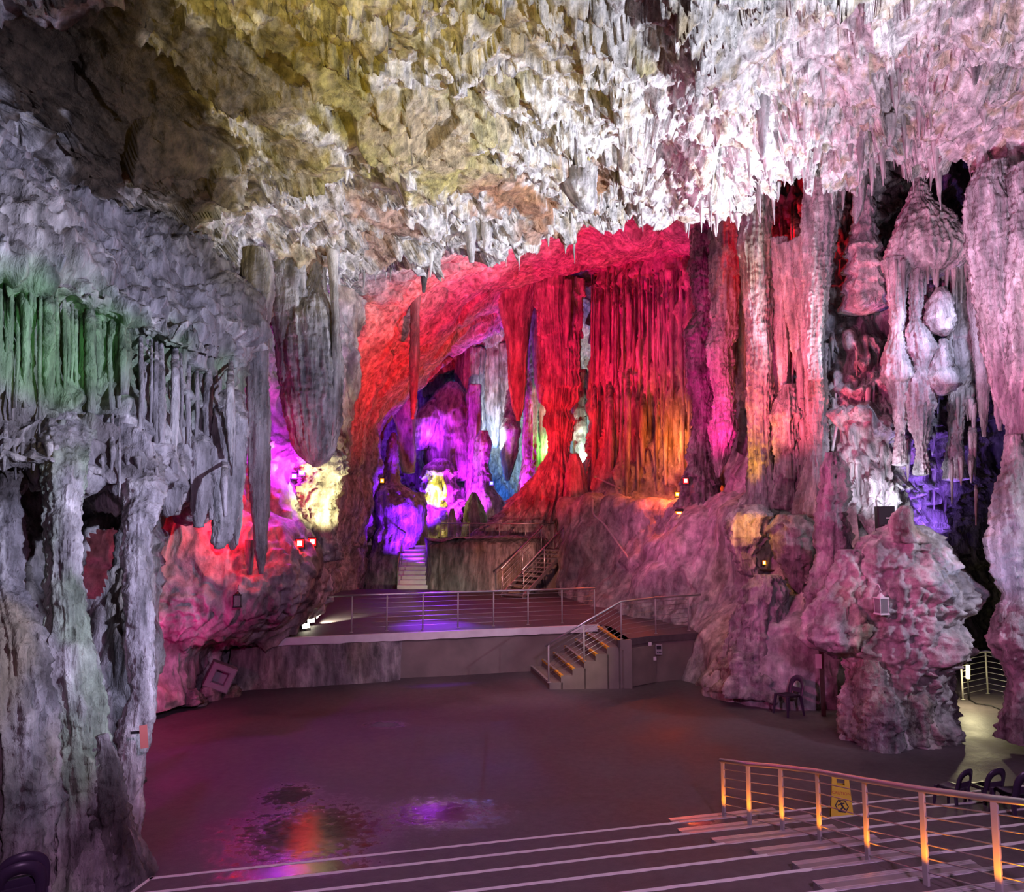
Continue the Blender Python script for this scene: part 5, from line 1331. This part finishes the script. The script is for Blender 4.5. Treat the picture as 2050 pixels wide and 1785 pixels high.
# ---- wet floor sign
def sign_panel(root, sgn):
    bm = bmesh.new(); H = .62; lean = .13
    def v(x, z, o): return bm.verts.new((x, sgn * (lean * (1 - z / H) + .012) + o * .008 * sgn, z))
    def wd_(z): return .15 - .045 * z / H
    def quad(x0, x1, x2, x3, z0, z1):
        f = [v(x0, z0, 0), v(x1, z0, 0), v(x2, z1, 0), v(x3, z1, 0)]; b_ = [v(x0, z0, 1), v(x1, z0, 1), v(x2, z1, 1), v(x3, z1, 1)]
        bm.faces.new(f); bm.faces.new(b_[::-1])
        for q in range(4): bm.faces.new((f[q], b_[q], b_[(q + 1) % 4], f[(q + 1) % 4]))
    quad(-wd_(.05), wd_(.05), wd_(.50), -wd_(.50), .05, .50)
    quad(-wd_(0), -.06, -.06, -wd_(.05), 0, .05); quad(.06, wd_(0), wd_(.05), .06, 0, .05)
    quad(-wd_(.50), -.05, -.05, -wd_(.575), .50, .575); quad(.05, wd_(.50), wd_(.575), .05, .50, .575)
    quad(-wd_(.575), wd_(.575), wd_(.62), -wd_(.62), .575, .62)
    bmesh.ops.recalc_face_normals(bm, faces=bm.faces)
    pn = bm_obj('panel', bm, M['sign_yellow'], root)
    th = math.atan2(lean, H)
    def at(x, z, o=.012): return (x, sgn * (lean * (1 - z / H) + .012 + o), z)
    if sgn < 0:
        for (txt, z, size, mt) in (('CAUTION', .385, .052, 'red_print'), ('WET FLOOR', .085, .038, 'dark_print')):
            cu = bpy.data.curves.new('warning_text', 'FONT'); cu.body = txt; cu.size = size; cu.align_x = 'CENTER'; cu.extrude = .0008
            tmp = bpy.data.objects.new('warning_text', cu); C.objects.link(tmp)
            me = bpy.data.meshes.new_from_object(tmp.evaluated_get(bpy.context.evaluated_depsgraph_get())); bpy.data.objects.remove(tmp)
            o = link('warning_text', me, pn, M[mt]); o.location = at(0, z); o.rotation_euler = (math.pi / 2 - th, 0, 0)
        bm = bmesh.new()      # hexagonal pictogram with a slipping figure left open
        hexa = [at(.088 * math.cos(a), .245 + .088 * math.sin(a), .011) for a in [math.pi / 3 * q for q in range(6)]]
        hex2 = [at(.072 * math.cos(a), .245 + .072 * math.sin(a), .011) for a in [math.pi / 3 * q for q in range(6)]]
        A = [bm.verts.new(q) for q in hexa]; B = [bm.verts.new(q) for q in hex2]
        for q in range(6): bm.faces.new((A[q], A[(q + 1) % 6], B[(q + 1) % 6], B[q]))
        def strip(p0, p1, wdt):
            d = np.array(p1) - np.array(p0); d = d / np.linalg.norm(d); nn = np.array([-d[1], d[0]]) * wdt
            bm.faces.new([bm.verts.new(at(x, z, .0115)) for x, z in (np.array(p0) + nn, np.array(p1) + nn, np.array(p1) - nn, np.array(p0) - nn)])
        for a, b_, wd2 in (((-.012, .285), (.012, .235), .013), ((.012, .235), (.045, .205), .010), ((.012, .235), (-.02, .195), .010), ((-.012, .275), (-.048, .25), .007), ((-.006, .275), (.035, .285), .007), ((-.05, .188), (.055, .188), .006)):
            strip(a, b_, wd2)
        bm.faces.new([bm.verts.new(at(-.022 + .014 * math.cos(a), .303 + .014 * math.sin(a), .0115)) for a in [math.pi / 5 * q for q in range(10)]])
        bm_obj('pictogram', bm, M['dark_print'], pn)
    return pn
w = WZ(1686, 1646, RISE)
wf = empty('wet_floor_sign', (w[0], w[1], RISE + .003), R(-20), 'yellow folding wet floor sign standing on the lowest tier behind the handrail', 'sign')
sign_panel(wf, -1); sign_panel(wf, 1)

# ---- loudspeaker
h, _ = hit(1790, 1072)
sp = W(1773, 1066, 15.75)
r_ = empty('loudspeaker', sp, R(-14), 'black loudspeaker box with a small pale badge on top of the great boulder', 'loudspeaker')
box('cabinet', (0, 0, .27), (.34, .30, .56), M['black'], r_, None, .015)
box('grille', (0, -.158, .27), (.31, .02, .53), M['black'], r_, None, .008)
box('badge', (.03, -.171, .305), (.085, .006, .022), M['white'], r_)
box('wall_bracket', (0, 0, -.04), (.10, .10, .12), M['black'], r_)

# ---- lanterns
M['lantern_glass'], _nt, _b = new_mat('lantern_glass'); _b.inputs['Transmission Weight'].default_value = .75; _b.inputs['Roughness'].default_value = .15; _b.inputs['Base Color'].default_value = (.9, .88, .92, 1)
def lantern(px, py, label, mat, sc, off=.16):
    p = hit(px, py)[0] - ray(px, py) * off
    root = empty('lantern', p, R(12), label, 'lantern')
    H = .30 * sc; a = .085 * sc
    box('base', (0, 0, 0), (2.4 * a, 2.4 * a, .03 * sc), M[mat], root, None, .004)
    box('cap', (0, 0, H), (2.4 * a, 2.4 * a, .025 * sc), M[mat], root, None, .004)
    bm = bmesh.new(); bm_tube(bm, [(0, 0, H), (0, 0, H + .05 * sc), (0, 0, H + .09 * sc)], .05, 10, True, [a * 1.0, a * .6, a * .15]); bm_obj('roof', bm, M[mat], root, True)
    for sx in (-1, 1):
        for sy in (-1, 1): tube('post', [(sx * a, sy * a, 0), (sx * a, sy * a, H)], .009 * sc, M[mat], root, 6)
    for (dx, dy, sx, sy) in ((0, -1, 1, 0), (0, 1, 1, 0), (-1, 0, 0, 1), (1, 0, 0, 1)):
        box('glass_pane', (dx * a, dy * a, H / 2), (2 * a * sx + .004, 2 * a * sy + .004, H * .92), M['lantern_glass'], root)
    tube('candle', [(0, 0, .01), (0, 0, H * .55)], .026 * sc, M['white'], root, 10)
    pts = [(.03 * sc * math.cos(t), 0, H + .115 * sc + .03 * sc * math.sin(t)) for t in np.linspace(0, 2 * math.pi, 13)]
    tube('ring', pts, .005 * sc, M[mat], root, 5)
    tube('hook', [(0, 0, H + .14 * sc), (0, .04, H + .24 * sc), (0, off + .12, H + .26 * sc)], .008 * sc, M[mat], root, 6)
    return root
lantern(1765, 1228, 'pale metal lantern with a white candle hanging on the front of the great boulder', 'white', 1.0)
lantern(475, 1214, 'small black lantern hanging on the rock wall left of the stage', 'black', .85)

# ---- post with a sheet of paper, and a narrow board on top
w = WZ(1649, 1432, 0.0)
r_ = empty('notice_post', (w[0], w[1], 0), R(-8), 'dark wooden post with a white notice, beside the lone chair', 'post')
box('upright', (0, 0, .72), (.085, .085, 1.46), M['wood'], r_, None, .006)
box('top_board', (.28, 0, 1.46), (.66, .22, .05), M['wood'], r_, None, .006)
box('notice', (-.075, -.05, 1.17), (.13, .008, .30), M['white'], r_)

# ---- electrical boxes on the stage front
fy = r1[1] - .03
def wallbox(px, py, sx, sz, label, mat, screen=False, name='switch_box'):
    u = (px - 1025) / FPX; p = W(px, py, fy + .02)
    root = empty(name, (p[0], p[1] - .02, p[2]), 0, label, 'box')
    box('body', (0, -.03, 0), (sx, .09, sz), M[mat], root, None, .008)
    if screen:
        box('screen', (-.005, -.078, sz * .22), (sx * .7, .01, sz * .34), M['black'], root)
        for i in range(3): box('button', (-sx * .25 + i * sx * .25, -.079, -sz * .25), (.03, .012, .03), M['dark_print'], root)
    else:
        box('cover', (0, -.078, 0), (sx * .8, .008, sz * .8), M['white'], root)
    return root
wallbox(1318, 1299, .17, .26, 'pale control panel with a dark screen on the stage front right of the steps', 'grey_box', True, 'control_panel')
wallbox(1300, 1288, .09, .09, 'uppermost small white switch box left of the control panel', 'white')
wallbox(1301, 1305, .08, .17, 'narrow dark switch box between the white ones left of the control panel', 'black')
wallbox(1300, 1321, .09, .10, 'lower left small white switch box below the dark one', 'white')
wallbox(1310, 1317, .08, .09, 'small white switch box directly below the control panel', 'white')

# ---- hollow block leaning at the left of the stage
bp = WZ(441, 1388, 0.0)
bp = W(441, 1355, 18.6)
r_ = empty('hollow_block', (bp[0], bp[1], bp[2]), 0, 'pale grey square hollow block lying tilted in the recess left of the stage', 'block')
Rb = Matrix.Rotation(R(24), 3, 'Z') @ Matrix.Rotation(R(24), 3, 'Y')
bm = bmesh.new()
S0, S2 = .30, .15
def bv(x, y, z): return bm.verts.new(Rb @ Vector((x, y, z)))
rings = []
for (s, y) in ((S0, .35), (S0, -.12), (S0 - .03, -.15), (S2 + .03, -.15), (S2, -.12), (S2, .15)):
    rings.append([bv(sx * s, y, sz * s) for sx, sz in ((-1, -1), (1, -1), (1, 1), (-1, 1))])
for A, B in zip(rings, rings[1:]):
    for q in range(4): bm.faces.new((A[q], A[(q + 1) % 4], B[(q + 1) % 4], B[q]))
bm.faces.new(rings[-1]); bm.faces.new(rings[0][::-1])
bmesh.ops.recalc_face_normals(bm, faces=bm.faces)
bm_obj('block_shell', bm, M['grey_box'], r_)
# rubble that carries it
for i, (px, py, r, Y) in enumerate(((420, 1392, 20, 18.5), (462, 1388, 18, 18.9), (400, 1405, 14, 17.9), (382, 1400, 20, 17.6))):
    shaft('limestone_rock', [(px, py - r, r * .5), (px, py - r * .3, r), (px, py + r * .5, r * 1.1), (px, 1042 + 6360 / Y + 3, r)], Y,
          ('low brown stone under the left corner of the hollow block', 'low brown stone under the right corner of the hollow block', 'small stone at the floor edge left of the hollow block', 'rounded stone against the pink-lit recess left of the hollow block')[i], 'rock',
          color=col_brown, flute=.1, nfl=1.5, rough=.3, knob=.2)

# ---- card on the slender pillar
h_, n_ = hit(283, 1470)
pc = W(288, 1474, 9.35)
r_ = empty('card_sign', pc, R(20), 'small salmon-coloured card fixed to the slender left pillar', 'sign')
box('card', (0, 0, 0), (.085, .015, .27), M['pink_card'], r_, Matrix.Rotation(R(-6), 3, 'Y'))
box('strap', (-.08, .03, .05), (.14, .02, .03), M['black'], r_)

# ---- shelf on the right wall, pipes and cables
p = hit(1535, 1141)[0] - ray(1535, 1141) * .1
r_ = empty('wall_shelf', p, 0, 'thin dark shelf under the tiny amber lamp on the right wall', 'shelf')
box('board', (0, .1, 0), (.85, .45, .04), M['wood'], r_, None, .005)
for sx in (-1, 1): box('bracket', (sx * .3, .2, -.1), (.04, .25, .18), M['black'], r_)
def run_on_rock(name, px_pts, rad, mat, label, cat, off=.03, sub=6):
    pts = []
    for (a, b_) in zip(px_pts, px_pts[1:]):
        for i in range(sub):
            f = i / sub; x, y = a[0] + (b_[0] - a[0]) * f, a[1] + (b_[1] - a[1]) * f
            pts.append(hit(x, y)[0] - ray(x, y) * off)
    pts.append(hit(*px_pts[-1])[0] - ray(*px_pts[-1]) * off)
    q = [pts[0]] + [(a + b_ + c_) / 3 for a, b_, c_ in zip(pts, pts[1:], pts[2:])] + [pts[-1]]
    o = tube(name, q, rad, M[mat], None, 7)
    return tag(o, label, cat)
run_on_rock('wall_pipe', [(1192, 955), (1215, 966), (1242, 978)], .05, 'pvc', 'short pale conduit slanting across the rock below the red curtain', 'pipe')
run_on_rock('wall_pipe', [(1186, 985), (1187, 1030), (1208, 1047), (1222, 1066), (1268, 1132)], .045, 'pvc', 'long pale conduit bending down the smooth rock right of the metal stairs', 'pipe')
a = hit(1676, 852)[0] - ray(1676, 852) * .15; b_ = hit(1666, 900)[0] - ray(1666, 900) * .15
Yp = max(a[1], b_[1]) - .1
o = tube('wall_pipe', [W(1675, 853, Yp), W(1666, 902, Yp)], .04, M['pvc'], None, 8); tag(o, 'straight white pipe standing above the red-lit stalagmite tower', 'pipe')

# ---- lamp of the side passage
lp = WZ(1932, 1398, 0.0); 
r_ = empty('passage_lamp', (lp[0] + .06, lp[1] - .06, 0), 0, 'glowing yellow tube lamp on the passage railing', 'lamp')
tube('lamp_tube', [(0, 0, .48), (.02, 0, .80)], .045, M['lens_yellow'], r_, 10)
tube('stand', [(0, .0, 0), (0, 0, .48)], .02, M['black'], r_, 8)
tube('cap', [(.02, 0, .80), (.024, 0, .84)], .05, M['black'], r_, 10)
pts = [WZ(px, py, .012) for px, py in ((1938, 1398), (1955, 1408), (1985, 1412), (2015, 1424), (2045, 1440))]
o = tube('power_cable', pts, .014, M['black'], None, 6); tag(o, 'black power cable trailing over the floor from the yellow passage lamp', 'cable')
